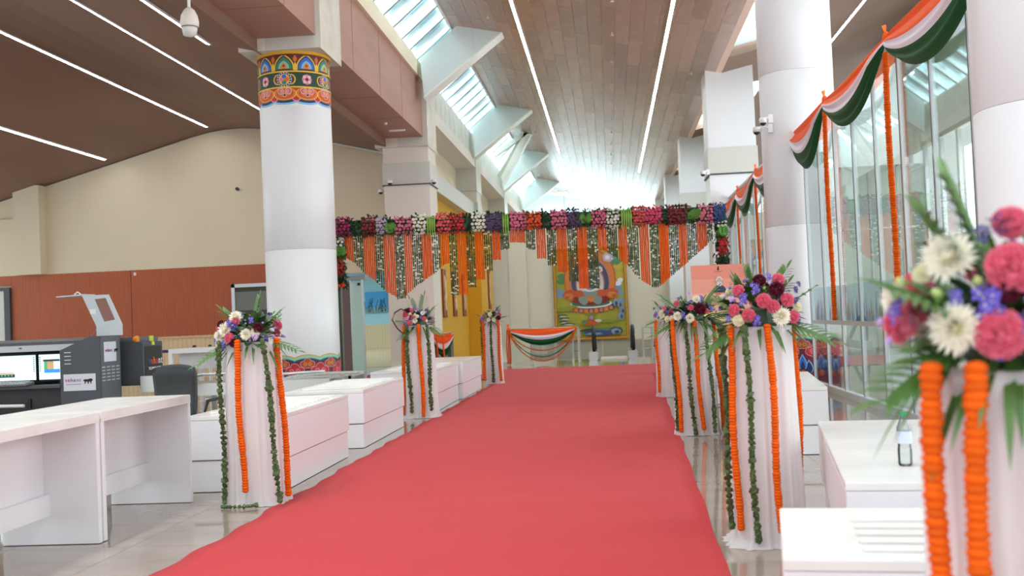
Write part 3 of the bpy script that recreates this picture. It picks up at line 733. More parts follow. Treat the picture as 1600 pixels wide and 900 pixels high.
# ------------------------------------------------------------------ BIG PAINTING
def painting():
    t = thing('wall_painting', 'huge colourful devotional scroll painting in a carved gold frame', 'painting', (-.93, 53.45, .1))
    K = .03135 / 4.09
    def X(c): return (c - 583) * K
    def Z(c): return (622 - c) * K
    W, H = 236 * K, 590 * K
    fr = MB()
    for a in (MB().box(-W, W, -.06, .02, 0, 20 * K), MB().box(-W, W, -.06, .02, H - 20 * K, H), MB().box(-W, -W + 20 * K, -.06, .02, 0, H), MB().box(W - 20 * K, W, -.06, .02, 0, H)):
        fr.add(a.v, a.f)
    fr.build('gold_frame', mat('old_gold', (196, 140, 40), .45, metal=.3, noise=(9, (120, 76, 20), .8)), t)
    cb = MB(); rr = random.Random(2)
    for i in range(70):
        q = rr.random()
        for sx in (-1, 1): cb.sphere((sx * (W - 10 * K), -.06, H * (i + .5) / 70), .045, 5, 4, 0, (1, .5, .8))
        cb.sphere((-W + 2 * W * (i + .5) / 70, -.06, 10 * K), .045, 5, 4, 0, (1, .5, .8))
    tag(cb.build('frame_carving', mat('bright_gold', (226, 172, 66), .4, metal=.3), t), kind='stuff')
    box('canvas', mat('canvas_olive', (168, 170, 62), .7, noise=(1.6, (196, 176, 70), .8)), -W + .1, W - .1, -.01, 0, .1, H - .1, t)
    PC = dict(sky=(116, 170, 150), gold=(206, 176, 74), or_=(224, 132, 62), dor=(206, 92, 50), pk=(196, 130, 130), slate=(82, 84, 104), cream=(226, 220, 214), red=(140, 44, 40), grey=(140, 156, 150), teal=(52, 118, 104), blue=(66, 80, 140), lblue=(134, 160, 196), leaf=(96, 142, 96), dk=(56, 74, 66), white=(236, 236, 240), lav=(206, 180, 204), yg=(146, 158, 60))
    names = list(PC); mats = [mat('art_' + n, PC[n], .7) for n in names]
    mb = MB(); lay = [0]
    def el(cx, cy, rx, ry, c, n=24, wob=0, dl=1):
        lay[0] += dl; d = -.012 - .0012 * lay[0]; rr_ = random.Random(int(cx * 7 + cy))
        pts = []
        for i in range(n):
            a = 2 * pi * i / n; q = 1 + wob * (rr_.random() - .5)
            pts.append((max(-W + .13, min(W - .13, X(cx) + rx * K * q * cos(a))), d, max(.13, min(H - .13, Z(cy) + ry * K * q * sin(a)))))
        mb.add([(X(cx), d, Z(cy))] + pts, [(0, 1 + (i + 1) % n, 1 + i) for i in range(n)], names.index(c))
    # sky wash top, clouds
    el(583, 110, 210, 110, 'sky', 20, .2)
    for a in ((400, 120), (430, 70), (770, 150), (690, 60), (600, 60), (480, 90), (760, 230)): el(a[0], a[1], 45, 30, 'gold', 12, .3)
    for a in ((400, 210), (395, 240), (715, 140), (760, 130), (665, 120), (640, 140), (450, 130), (500, 80)): el(a[0], a[1], 26, 20, 'leaf', 10, .4)
    for a in ((385, 330), (410, 320), (385, 300), (770, 330), (785, 380), (765, 290)): el(a[0], a[1], 26, 18, 'lblue', 10, .5)
    for a in ((760, 270), (775, 250)): el(a[0], a[1], 20, 16, 'white', 10, .4)
    # halo
    el(583, 240, 165, 205, 'dor', 40); el(583, 240, 158, 198, 'or_', 40); el(583, 250, 128, 160, 'pk', 36); el(583, 254, 120, 150, 'slate', 36); el(583, 262, 92, 125, 'pk', 36); el(583, 266, 84, 116, 'cream', 36)
    for sx in (-1, 1):
        el(583 + sx * 130, 330, 46, 34, 'dor', 16, .2); el(583 + sx * 138, 338, 30, 22, 'or_', 12, .2); el(583 + sx * 150, 345, 14, 10, 'dor')
    # lotus seat
    el(583, 440, 40, 30, 'yg'); el(583, 408, 150, 36, 'teal', 36)
    for i in range(9):
        a = i - 4; el(583 + a * 32, 432 - a * a * 1.1, 19, 22, 'blue' if i % 2 == 0 else 'dor', 12); el(583 + a * 32, 438 - a * a * 1.1, 12, 14, 'or_', 10)
    el(583, 392, 134, 27, 'white', 36); el(583, 386, 122, 24, 'teal', 30)
    el(583, 365, 118, 36, 'red', 30, .1); el(540, 355, 34, 40, 'grey', 16, .2); el(625, 360, 30, 38, 'grey', 16, .2); el(583, 350, 26, 30, 'or_', 12, .2)
    el(510, 325, 40, 22, 'dor', 16, .2); el(655, 325, 40, 22, 'dor', 16, .2); el(583, 320, 46, 24, 'grey', 16)
    el(583, 300, 40, 14, 'white', 14); el(583, 250, 46, 55, 'lblue', 20); el(583, 185, 26, 32, 'cream', 16); el(583, 150, 24, 12, 'blue', 12)
    el(640, 240, 16, 40, 'lav', 12); el(526, 240, 16, 40, 'lav', 12)
    # flowers
    el(700, 100, 32, 30, 'lav', 18, .25); el(700, 100, 16, 15, 'white', 12, .3); el(645, 175, 24, 20, 'cream', 16, .3); el(645, 178, 10, 8, 'pk', 10); el(730, 110, 6, 6, 'white', 8)
    # land, streams, lower figures
    for a in ((400, 420, 60, 14), (460, 405, 40, 10), (680, 505, 70, 10), (450, 520, 80, 10)): el(*a, 'yg', 14, .3)
    for a in ((395, 460, 30, 7), (410, 480, 34, 7), (400, 500, 26, 6), (430, 515, 40, 6)): el(*a, 'dk', 12, .5); el(a[0] + 6, a[1] + 4, a[2] * .8, 4, 'cream', 10, .4)
    el(583, 478, 17, 17, 'dor', 16); el(583, 478, 13, 13, 'lblue', 16); el(583, 505, 60, 10, 'dor', 14, .4); el(540, 505, 18, 12, 'leaf', 10, .4); el(625, 502, 20, 10, 'cream', 10, .4); el(583, 520, 44, 8, 'dor', 12, .4)
    el(640, 570, 120, 26, 'leaf', 16, .3); el(640, 580, 110, 18, 'blue', 16, .3); el(600, 583, 60, 7, 'lblue', 12, .5); el(560, 560, 50, 10, 'dk', 12, .5)
    el(735, 570, 44, 26, 'slate', 14, .3); el(735, 572, 32, 18, 'lblue', 12, .3); el(740, 576, 18, 10, 'dk', 10, .3)
    for a in ((765, 400), (780, 440), (770, 475), (740, 390)): el(a[0], a[1], 18, 22, 'lblue', 10, .5); el(a[0] + 4, a[1] + 4, 8, 14, 'slate', 8, .4)
    mb.build('painted_scene', mats, t)
painting()

# ------------------------------------------------------------------ GLASS SCREEN
def glass_screen(idx, y0, y1, n, label, reflection):
    t = thing('window_%d' % idx, label, 'glass screen', (3.35, 0, 0), kind='structure')
    H = 4.36; st = (y1 - y0) / n
    REFL = frosted_mat('printed_blue_film', (168, 206, 224), .55) if 'printed_blue_film' not in bpy.data.materials else bpy.data.materials['printed_blue_film']
    for i in range(n):
        a, b = y0 + i * st + .035, y0 + (i + 1) * st - .035
        box('pane', GLASS, -.004, .004, a, b, .1, 1.04, t); box('pane', GLASS, -.004, .004, a, b, 1.1, H - .05, t)
        if reflection: box('blue_film', REFL, .005, .007, a, b, 1.1, 1.62, t)  # pale blue sheet painted in for the mural's reflection in the glass
    for i in range(n + 1):
        y = y0 + i * st
        box('mullion', ALU, -.016, .016, y - .025, y + .015, .08, H, t)
        box('gasket', ALUD, -.018, .018, y + .015, y + .030, .08, H - .02, t)
    box('middle_rail', ALU, -.02, .02, y0, y1, 1.04, 1.1, t)
    box('bottom_rail', ALU, -.05, .05, y0, y1, 0, .09, t)
    box('top_rail', ALU, -.04, .04, y0, y1, H - .05, H, t)
    if reflection:      # plants of the mirrored mural, painted onto the film
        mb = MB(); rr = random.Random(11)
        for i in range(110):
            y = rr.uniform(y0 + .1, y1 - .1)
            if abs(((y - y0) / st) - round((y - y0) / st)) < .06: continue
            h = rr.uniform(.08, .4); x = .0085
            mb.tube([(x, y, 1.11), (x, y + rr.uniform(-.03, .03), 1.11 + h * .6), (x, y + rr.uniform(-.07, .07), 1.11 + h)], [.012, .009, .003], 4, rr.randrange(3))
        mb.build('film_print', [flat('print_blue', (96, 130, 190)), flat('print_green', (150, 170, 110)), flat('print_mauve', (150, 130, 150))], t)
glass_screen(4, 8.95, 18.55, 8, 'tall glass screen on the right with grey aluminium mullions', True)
glass_screen(5, 20.2, 29.8, 8, 'farther glass screen between white column and square pier', False)

# ------------------------------------------------------------------ TRICOLOUR SWAGS
def swag(p0, p1, label, drop=.62, flat_top=.03, depth=.16, parent=None, group='saffron white and green swags', seed=0, name='tricolor_swag', width=.46):
    """cloth gathered at p0 and p1, hanging between in pleated curves"""
    p0, p1 = Vector(p0), Vector(p1); ax = (p1 - p0); ln = ax.length; ax.normalize(); out = Vector((0, 0, 1)).cross(ax).normalized()
    if out.x > 0 and abs(ax.y) > abs(ax.x): out = -out
    if abs(ax.x) > abs(ax.y) and out.y > 0: out = -out
    t = thing(name, label, 'swag', p0, 0, group)
    rr = random.Random(seed); NS, NT = 40, 10
    bands = [('saffron_band', SAFF, 0, .36), ('white_band', SATW, .36, .62), ('green_band', SATG, .62, 1.0)]
    ph = rr.uniform(0, 6)
    for nm, m, t0, t1 in bands:
        v = []; f = []
        for i in range(NS + 1):
            s = i / NS; e = 4 * s * (1 - s); g = min(1, e * 2.2) ** .6
            for j in range(NT + 1):
                q = t0 + (t1 - t0) * j / NT
                z = -(flat_top + (drop - flat_top) * q ** .9) * e ** (.75 + .1 * q) - .10 * q * (1 - g)
                o = depth * g * (sin(q * 3.0) * .6 + .12 * sin(q * 21 + ph + s * 2) + .06 * sin(q * 37 + ph)) + .02
                p = ax * (ln * s) + out * o + Vector((0, 0, z))
                v.append(p)
        for i in range(NS):
            for j in range(NT): a = i * (NT + 1) + j; f.append((a, a + 1, a + NT + 2, a + NT + 1))
        MB().add(v, f).build(nm, m, t, smooth=True)
    MB().sphere((0, 0, .0), .055, 8, 6, 0, (.8, .8, 1.3)).add([(.0, 0, 0), (.02, .05, .16), (-.05, -.02, .13)], [(0, 1, 2)]).build('knot', SAFF, t, smooth=True)
    return t
XG = 3.29
swag((XG, 19.15, 4.33), (XG, 16.35, 4.36), 'tricolour swag next to the white column, far end of glass screen', .80, seed=1)
swag((XG, 16.35, 4.36), (XG, 12.75, 4.38), 'tricolour swag in the middle of the near glass screen', .66, seed=2)
swag((XG, 12.75, 4.38), (XG, 9.1, 4.40), 'tricolour swag reaching the column at the right edge', .66, seed=3)
swag((XG, 30.75, 4.2), (XG, 27.4, 4.25), 'small distant tricolour swag, leftmost beside the square pier', .75, seed=4)
swag((XG, 27.4, 4.25), (XG, 24.0, 4.32), 'small distant tricolour swag in front of the middle of the far screen', .80, seed=5)
swag((XG, 24.0, 4.32), (XG, 20.6, 4.36), 'distant tricolour swag half hidden behind the white column', .75, seed=6)

# ------------------------------------------------------------------ GARLANDS
def bead_mesh():
    mb = MB(); n, k = 12, 6; rr = random.Random(4); vs = []; fs = []
    for i in range(k + 1):
        a = pi * i / k
        for j in range(n):
            b = 2 * pi * j / n; q = 1 + .10 * (rr.random() - .5) + .07 * ((i + j) % 2)
            vs.append((q * sin(a) * cos(b), q * sin(a) * sin(b), 0.56 * q * cos(a)))
    for i in range(k):
        for j in range(n): fs.append((i * n + j, (i + 1) * n + j, (i + 1) * n + (j + 1) % n, i * n + (j + 1) % n))
    return mb.add(vs, fs).mesh('marigold', MARI, True)
BEAD = bead_mesh()
def leafchunk(seed):
    rr = random.Random(seed); mb = MB()
    for q in range(4):
        a = rr.uniform(0, 6.28); M = Euler((rr.uniform(-.5, .5), rr.uniform(-.5, .5), a)).to_matrix().to_4x4()
        w = rr.uniform(.75, 1.1); h = rr.uniform(.7, 1.15); t = rr.uniform(.2, .45)
        mb.add([(-w, -t, -h * .6), (w * .2, -t * 1.6, -h), (w, -t * .4, -h * .3), (w * .9, t, h * .7), (-w * .1, t * 1.5, h), (-w * .95, t * .6, h * .5), (0, -t * 2, .1), (0, t * 1.8, -.1)],
               [(0, 1, 6), (1, 2, 6), (2, 3, 6), (3, 4, 6), (4, 5, 6), (5, 0, 6), (1, 0, 7), (2, 1, 7), (3, 2, 7), (4, 3, 7), (5, 4, 7), (0, 5, 7)], 0, M)
    return mb.mesh('garland_leaf', LEAFD)
LEAFC = [leafchunk(i) for i in range(4)]
def garland(kind, top, bottom, r, label, group, detail=True, out=(0, 0), seed=0, bow=0):
    """kind o / g; runs straight from top to bottom with a slight wander"""
    top, bottom = Vector(top), Vector(bottom); rr = random.Random(seed)
    L = (top - bottom).length
    nm = 'marigold_garland' if kind == 'o' else 'leaf_garland'
    ph = rr.uniform(0, 6)
    def P(s):
        p = top.lerp(bottom, s) - top
        p.x += .008 * sin(s * 7 + ph) + bow * s * s; p.y += .006 * sin(s * 5 + ph * 2)
        return p
    if detail:
        t = thing(nm, label, 'garland', top, 0, group)
        step = r * (.80 if kind == 'o' else 1.0); n = max(3, int(L / (step if kind == 'o' else step * 1.45)))
        MB().tube([P(i / 12) for i in range(13)], r * .2, 5).build('string', BLACK if kind == 'g' else MARI, t)
        for i in range(n):
            s = (i + .5) / n; p = P(s)
            sc = r * rr.uniform(.9, 1.08)
            if kind == 'o': link('marigold', BEAD, t, p, (rr.uniform(-.12, .12), rr.uniform(-.12, .12), rr.uniform(0, 6)), (sc, sc, sc * 1.12))
            else: link('garland_leaf', LEAFC[rr.randrange(4)], t, p, (rr.uniform(-.3, .3), rr.uniform(-.3, .3), rr.uniform(0, 6)), (sc * rr.uniform(.75, 1.15), sc * rr.uniform(.75, 1.15), sc * rr.uniform(.7, 1.1)))
        return t
    mb = MB()
    strand(mb, kind, [P(i / 20) for i in range(21)], L, r, rr)
    o = mb.build(nm, [MARI if kind == 'o' else LEAFD, mat('tuberose_white', (236, 238, 226), .6)], None, loc=top)
    return tag(o, label, 'garland', group)
def strand(mb, kind, pts, L, r, rr, white=0):
    n = max(3, int(L / (r * (1.5 if kind == 'o' else 1.15))))
    def P(s):
        q = s * (len(pts) - 1); i = min(int(q), len(pts) - 2); return Vector(pts[i]).lerp(Vector(pts[i + 1]), q - i)
    if kind == 'o':
        pp = []; rs = []
        for i in range(n * 2 + 1): pp.append(P(i / (n * 2))); rs.append(r * (rr.uniform(.94, 1.08) if i % 2 else .72))
        mb.tube(pp, rs, 6)
    else:
        for i in range(n):
            p = P((i + .5) / n); q = r * rr.uniform(.9, 1.35); a = rr.uniform(0, 6.28)
            m = 1 if rr.random() < white else 0
            M = Matrix.Translation(p) @ Euler((rr.uniform(-.6, .6), rr.uniform(-.6, .6), a)).to_matrix().to_4x4()
            mb.add([(-q, 0, 0), (0, -q * .8, 0), (q, 0, 0), (0, q * .8, 0), (0, 0, q * .8), (0, 0, -q * .8)], [(0, 1, 4), (1, 2, 4), (2, 3, 4), (3, 0, 4), (1, 0, 5), (2, 1, 5), (3, 2, 5), (0, 3, 5)], m, M)

for yy, z1, lb in ((19.05, 1.12, 'marigold string on the glass screen, beside the white column'), (16.35, 1.12, 'marigold string on the glass screen below the first swag joint'), (12.75, 1.1, 'marigold string on the glass screen left of the nearest bouquet'),
                   (30.2, .3, 'distant marigold string beside the square pier'), (27.4, .3, 'distant marigold string at the middle of the far screen'), (24.0, .3, 'distant marigold string next to the white column')):
    garland('o', (3.27, yy, 4.2), (3.27, yy, z1), .036, lb, 'marigold strings on the glass screens', yy < 17, seed=int(yy))

# ------------------------------------------------------------------ FLOWERS
def chrys():
    mb = MB()
    for lay, (n, el, ln, wd) in enumerate(((22, -.05, 1.0, .19), (22, .25, 1.0, .19), (20, .5, .96, .19), (17, .76, .88, .18), (13, 1.02, .74, .17), (9, 1.25, .56, .15), (5, 1.45, .4, .13))):
        for i in range(n):
            a = 2 * pi * (i + .5 * (lay % 2)) / n + R.uniform(-.08, .08); e = el + R.uniform(-.08, .08); l = ln * R.uniform(.88, 1.06)
            d = Vector((cos(a) * cos(e), sin(a) * cos(e), sin(e))); s = Vector((-sin(a), cos(a), 0)); u = d.cross(s)
            b0 = d * .08; m1 = d * (l * .6) + Vector((0, 0, .05)); tp = d * l + Vector((0, 0, .14 + .08 * lay * .3)) * (.6 if lay < 4 else 1)
            mb.add([b0 - s * wd * .2, b0 + s * wd * .2, m1 - s * wd * .55, m1 + s * wd * .55, tp, m1 - u * .05], [(0, 1, 5), (0, 5, 2), (1, 3, 5), (2, 5, 4), (5, 3, 4)], 0)
    mb.sphere((0, 0, .15), .22, 8, 5, 1)
    return mb.mesh('chrysanthemum', [mat('petal_ivory', (246, 240, 224), .6), mat('petal_heart', (222, 210, 120), .6)])
def carn(name, m):
    mb = MB()
    for lay, (n, el, ln) in enumerate(((11, -.1, .95), (13, .15, 1.0), (12, .42, 1.0), (11, .7, .97), (9, 1.0, .93), (6, 1.3, .9))):
        for i in range(n):
            a = 2 * pi * (i + .5 * (lay % 2)) / n + R.uniform(-.2, .2); e = el + R.uniform(-.12, .12)
            d = Vector((cos(a) * cos(e), sin(a) * cos(e), sin(e))); s = Vector((-sin(a), cos(a), 0)); u = d.cross(s)
            q_ = R.uniform(-.9, .9); s, u = s * cos(q_) + u * sin(q_), u * cos(q_) - s * sin(q_)
            w0 = R.uniform(.24, .36); vs = [d * .35]
            for k in range(7):
                q = k / 6 - .5; vs.append(d * ln * (1 - q * q * .5 + (.06 if k % 2 else -.06)) + s * q * 2 * w0 + u * (.10 if k % 2 else -.08))
            mb.add(vs, [(0, k + 1, k + 2) for k in range(6)])
    mb.sphere((0, 0, 0), .72, 8, 6)
    return mb.mesh(name, m)
def floret(name, m):
    mb = MB()
    for c in range(7):
        a = R.uniform(0, 6.28); rr_ = R.uniform(.2, .75) if c else 0; C = Vector((rr_ * cos(a), rr_ * sin(a), R.uniform(.2, .6)))
        M = Matrix.Translation(C) @ Euler((R.uniform(-.7, .7), R.uniform(-.7, .7), a)).to_matrix().to_4x4()
        for i in range(5):
            t = 2 * pi * i / 5; mb.add([(0, 0, 0), (.34 * cos(t - .45), .34 * sin(t - .45), .12), (.46 * cos(t), .46 * sin(t), .18), (.34 * cos(t + .45), .34 * sin(t + .45), .12)], [(0, 1, 2, 3)], 0, M)
        mb.sphere(C + Vector((0, 0, .06)), .07, 5, 4, 1)
    return mb.mesh(name, [m, mat('floret_eye', (236, 226, 190), .6)])
def bud(name, m):
    return MB().lathe([(0, -1), (.45, -.7), (.6, 0), (.42, .6), (0, 1)], 8).mesh(name, m, True)
FL = {'W': chrys(), 'P': carn('carnation', mat('petal_pink', (236, 128, 150), .6, noise=(9, (222, 96, 124), .6))),
      'M': carn('dark_carnation', mat('petal_maroon', (104, 18, 48), .6)), 'V': floret('violet_cluster', mat('petal_violet', (104, 84, 186), .6)),
      'L': floret('lilac_cluster', mat('petal_lilac', (196, 160, 214), .6)), 'D': floret('indigo_cluster', mat('petal_indigo', (60, 56, 130), .6)),
      'C': carn('cream_carnation', mat('petal_cream', (240, 234, 206), .6)), 'B': bud('green_bud', mat('petal_bud', (190, 206, 130), .5))}
FNAME = {k: FL[k].name.split('.')[0] for k in FL}
def leaf_poly(mb, base, d, up, ln, wd, fold=.25, droop=.3, m=0, seg=5):
    d = Vector(d).normalized(); up = Vector(up); s = d.cross(up)
    s = s.normalized() if s.length > 1e-3 else Vector((1, 0, 0)); u = s.cross(d); vs = []; fs = []; base = Vector(base)
    for i in range(seg + 1):
        t = i / seg; w = wd * sin(pi * min(1, t * .9 + .08)) ** .8 * (1 - .25 * t) if i < seg else 0
        c = base + d * ln * t + Vector((0, 0, -droop * ln * t * t))
        vs += [c - s * w + u * fold * w, c, c + s * w + u * fold * w]
    for i in range(seg):
        a = i * 3; fs += [(a, a + 1, a + 4, a + 3), (a + 1, a + 2, a + 5, a + 4)]
    mb.add(vs, fs, m)
def frond(mb, base, d, ln, blade, nb, droop=.2, wd=.012, m=0):
    d = Vector(d).normalized(); base = Vector(base); up = Vector((0, -.4, 1)); s = d.cross(up).normalized()
    pts = [base + d * ln * t / 8 + Vector((0, 0, -droop * ln * (t / 8) ** 2)) for t in range(9)]
    mb.tube(pts, [.0035] * 8 + [.001], 4, m)
    for i in range(nb):
        t = .18 + .82 * i / nb; c = base + d * ln * t + Vector((0, 0, -droop * ln * t * t))
        b = blade * (1 - .45 * abs(t - .4))
        for sg in (-1, 1): leaf_poly(mb, c, d * .75 + s * sg * .8, up, b, wd, .1, .25, m, 3)
    leaf_poly(mb, pts[-1], d, up, blade * .8, wd, .1, .2, m, 3)
def bouquet(cx, cy, z0, rx, ry, h, flowers, fr_, label, leaves=60, seed=1, hang=10, detail=1):
    rr = random.Random(seed)
    t = thing('flower_bouquet', label, 'bouquet', (cx, cy, z0), 0, 'bouquets on the cloth pillars')
    MB().lathe([(rx * .42, 0), (rx * .5, .04), (rx * .45, h * .35), (0, h * .45)], 10).build('foam_base', LEAFB, t)
    mb = MB(); mb2 = MB()
    for i in range(leaves):
        a = rr.uniform(0, 2 * pi); e = rr.uniform(.0, 1.35)
        d = Vector((cos(a) * cos(e), sin(a) * cos(e), sin(e)))
        b = Vector((d.x * rx * .58, d.y * ry * .58, d.z * h * .55 + .02))
        leaf_poly(mb if i % 2 else mb2, b, d, (0, 0, 1), rx * rr.uniform(.38, .68), rx * rr.uniform(.10, .17), .3, .3)
    tag(mb.build('broad_leaves', LEAFB, t), kind='stuff'); tag(mb2.build('light_leaves', LEAFG, t), kind='stuff')
    for (dx, dy, dz, ln, bl, nb, dr) in fr_:
        m_ = MB(); d = Vector((dx, dy, dz)); d.normalize()
        frond(m_, (dx * rx * .55, dy * ry * .6, .03 + max(0, dz) * h * .45), d, ln * 1.15, bl * 1.1, nb, dr, rx * .05)
        m_.build('palm_frond', LEAFG, t)
    for i in range(7 if detail else 3):
        a = rr.uniform(0, 2 * pi); dx, dy = cos(a) * rr.uniform(.3, 1), sin(a) * rr.uniform(.3, 1); dz = rr.uniform(.5, 1.3); m_ = MB()
        frond(m_, (dx * rx * .6, dy * ry * .6, h * .45 * dz), Vector((dx, dy, dz)), rx * rr.uniform(.5, .75), rx * .38, 6, .15, rx * .05)
        m_.build('palm_frond', LEAFG, t)
    for (k, x, z, r) in flowers:
        q = 1 - min(.96, (x / (rx * 1.15)) ** 2 + ((z - h * .35) / (h * 1.0)) ** 2); y = -ry * 1.05 * sqrt(q)
        n = Vector((x / rx * .8, y / ry * 1.1, (z - h * .3) / h * .9 + .1)).normalized()
        o = link(FNAME[k], FL[k], t, (x, y, z), None, r); o.rotation_euler = n.to_track_quat('Z', 'Y').to_euler()
        m_ = MB()
    # flowers on the far side, repeated around
    for i in range(14 if detail else 7):
        k = rr.choice(list('WPPVMDC')); a = rr.uniform(.25, pi - .25); e = rr.uniform(.05, 1.0)
        n = Vector((cos(a) * cos(e), sin(a) * cos(e), sin(e)))
        o = link(FNAME[k], FL[k], t, (n.x * rx, n.y * ry, h * .15 + n.z * h * .75), None, rr.uniform(.12, .2) * rx); o.rotation_euler = n.to_track_quat('Z', 'Y').to_euler()
    # tiny fillers
    mf = MB()
    for i in range(60 if detail else 25):
        a = rr.uniform(0, 2 * pi); e = rr.uniform(0, 1.3); n = Vector((cos(a) * cos(e), sin(a) * cos(e), sin(e)))
        p = Vector((n.x * rx * 1.05, n.y * ry * 1.05, h * .12 + n.z * h * .85))
        mf.sphere(p, rr.uniform(.010, .015) * rx * 3.0, 5, 4, 0)
    tag(mf.build('filler_blossom', mat('filler_lilac', (148, 128, 190), .7), t), kind='stuff')
    mh = MB()
    for i in range(hang):
        a = -pi / 2 + (i / max(1, hang - 1) - .5) * 3.0 + rr.uniform(-.1, .1)
        leaf_poly(mh, (cos(a) * rx * .55, sin(a) * ry * .55, .03), (cos(a), sin(a), -.35 + rr.uniform(-.3, .3)), (0, 0, 1), rx * rr.uniform(.6, 1.0), rx * .055, .2, .6)
    mh.build('drooping_leaf', LEAFG, t)
    return t

# ------------------------------------------------------------------ CLOTH PILLARS
def pillar(cx, cy, h, wt, wb, label, seed=0, puddle=0):
    t = thing('cloth_pillar', label, 'pillar', (cx, cy, 0), 0, 'white cloth covered flower pillars')
    rr = random.Random(seed); n = 120; prof_ = []
    zs = [0.004, .012, .05, .15, .35, .6, .9, 1.1, h - .02, h]
    ph = [rr.uniform(0, 6) for _ in range(4)]
    vs = []; fs = []
    for iz, z in enumerate(zs):
        q = z / h; w = wb + (wt - wb) * q
        if z < .02: w += puddle * (1 - z / .02) + .01
        for i in range(n):
            a = 2 * pi * i / n
            # rounded square
            c, s = cos(a), sin(a); rs = w / max(abs(c) ** 4 + abs(s) ** 4, 1e-6) ** .25
            f = (1 - q) * .7 + .3
            rs += .011 * f * sin(a * 17 + ph[0]) + .007 * f * sin(a * 29 + ph[1] + q) + .009 * (1 - q) * sin(a * 9 + ph[2] + 2 * q)
            vs.append((rs * c, rs * s, z))
    for iz in range(len(zs) - 1):
        for i in range(n): a = iz * n + i; b = iz * n + (i + 1) % n; fs.append((a, b, b + n, a + n))
    fs.append(tuple(range((len(zs) - 1) * n, len(zs) * n)))
    MB().add(vs, fs).build('cloth_skirt', SHEER, t, smooth=True)
    g = wt - .03; fr_ = MB()
    for sx in (-1, 1):
        for sy in (-1, 1): fr_.tube([(sx * g * .7, sy * g * .7, 0), (sx * g * .7, sy * g * .7, h - .01)], .01, 6)
    for z in (.35, .8, h - .02):
        for a, b in (((-1, -1), (1, -1)), ((1, -1), (1, 1)), ((1, 1), (-1, 1)), ((-1, 1), (-1, -1))):
            fr_.tube([(a[0] * g * .7, a[1] * g * .7, z), (b[0] * g * .7, b[1] * g * .7, z)], .008, 6)
    fr_.build('inner_frame', mat('frame_rust', (150, 110, 100), .6), t)
    MB().box(-g * .72, g * .72, -g * .72, g * .72, .02, h - .02).build('inner_box', mat('inner_box_white', (236, 230, 228), .8), t)
    return t
GN = 'garlands on the '
def gset(pl, cx, cy, hw, ztop, gs, r, detail, grp, seed):
    for i, (k, dx, dy, z1, flare, lb) in enumerate(gs):
        y0 = cy + dy
        garland(k, (cx + dx, y0, ztop), (cx + dx + flare[0], y0 + flare[1], z1), r * (1 if k == 'o' else 1.08), lb, grp, detail, seed=seed + i)
Wp = [
 # near right
 (.87, 2.42, 1.20, .19, .20, 'nearest cloth pillar at the right edge', 1),
 (.85, 6.42, 1.24, .175, .19, 'cloth pillar on the right, second from the camera', 2),
 (.885, 12.05, 1.23, .20, .225, 'cloth pillar on the right, third from the camera', 3),
 (.90, 17.45, 1.22, .19, .21, 'farthest cloth pillar on the right, half hidden by another', 4),
 (-2.79, 8.30, 1.25, .19, .215, 'nearest cloth pillar on the left of the carpet', 5),
 (-2.72, 15.3, 1.30, .185, .215, 'middle cloth pillar on the left of the carpet', 6),
 (-2.47, 22.5, 1.31, .18, .19, 'farthest cloth pillar on the left of the carpet', 7)]
for a in Wp: pillar(*a, puddle=.06 if a[6] in (2, 6) else .01)
F = -.26
gset(0, .87, 2.42, .2, 1.222, [('o', -.235, -.18, .05, (0, 0), 'leftmost thick marigold garland on the nearest right pillar'), ('o', -.168, -.215, .05, (0, 0), 'second thick marigold garland on the nearest right pillar'),
     ('o', -.035, -.222, .05, (0, 0), 'marigold garland at the right image edge on the nearest pillar'), ('g', .11, -.222, .1, (0, 0), 'leaf garland out of frame side of nearest pillar')], .0225, True, 'garlands on the nearest right pillar', 10)
gset(1, .85, 6.42, .2, 1.25, [('g', -.225, -.12, .10, (.01, 0), 'leftmost hanging leaf garland on the second right pillar'), ('o', -.185, -.17, .10, (.005, 0), 'marigold garland behind the leaf garlands on second right pillar'),
     ('g', -.105, -.205, .04, (.02, -.02), 'leaf garland on the front of the second right pillar'), ('o', .025, -.205, .09, (.02, -.02), 'marigold garland down the front of the second right pillar'),
     ('o', .205, .02, .28, (.0, 0), 'marigold garland at the right side of the second right pillar')], .021, True, 'garlands on the second right pillar', 20)
gset(2, .885, 12.05, .2, 1.25, [('o', -.225, -.22, .05, (.045, -.02), 'marigold garland at the left corner of the third right pillar'), ('g', -.10, -.235, .02, (.06, -.04), 'leaf garland at the front left of the third right pillar'),
     ('o', .0, -.24, .07, (.045, -.03), 'marigold garland at the front middle of the third right pillar'), ('g', .125, -.24, .03, (.05, -.03), 'leaf garland at the right front of the third right pillar'),
     ('o', .225, -.05, .03, (.06, -.02), 'marigold garland flaring out right of the third right pillar'), ('g', -.235, -.12, .05, (.02, -.02), 'leaf garland on the aisle side of third right pillar')], .025, True, 'garlands on the third right pillar', 30)
gset(3, .90, 17.45, .19, 1.22, [('o', -.2, -.2, .08, (.01, 0), 'marigold garland on the farthest right pillar'), ('g', .02, -.225, .06, (.04, 0), 'leaf garland on the farthest right pillar'), ('o', .15, -.22, .06, (.0, 0), 'marigold garland on farthest right pillar beside the next pillar')], .03, False, 'garlands on the farthest right pillar', 40)
gset(4, -2.79, 8.30, .2, 1.27, [('g', -.205, -.20, .03, (.02, -.03), 'leaf garland at the left of the nearest left pillar'), ('o', -.055, -.235, .12, (.03, -.02), 'marigold garland down the front of the nearest left pillar'),
     ('g', .15, -.225, .04, (.10, -.03), 'leaf garland at the right of the nearest left pillar'), ('o', .215, -.08, .06, (.055, 0), 'thin marigold garland at the right edge of nearest left pillar')], .025, True, 'garlands on the nearest left pillar', 50)
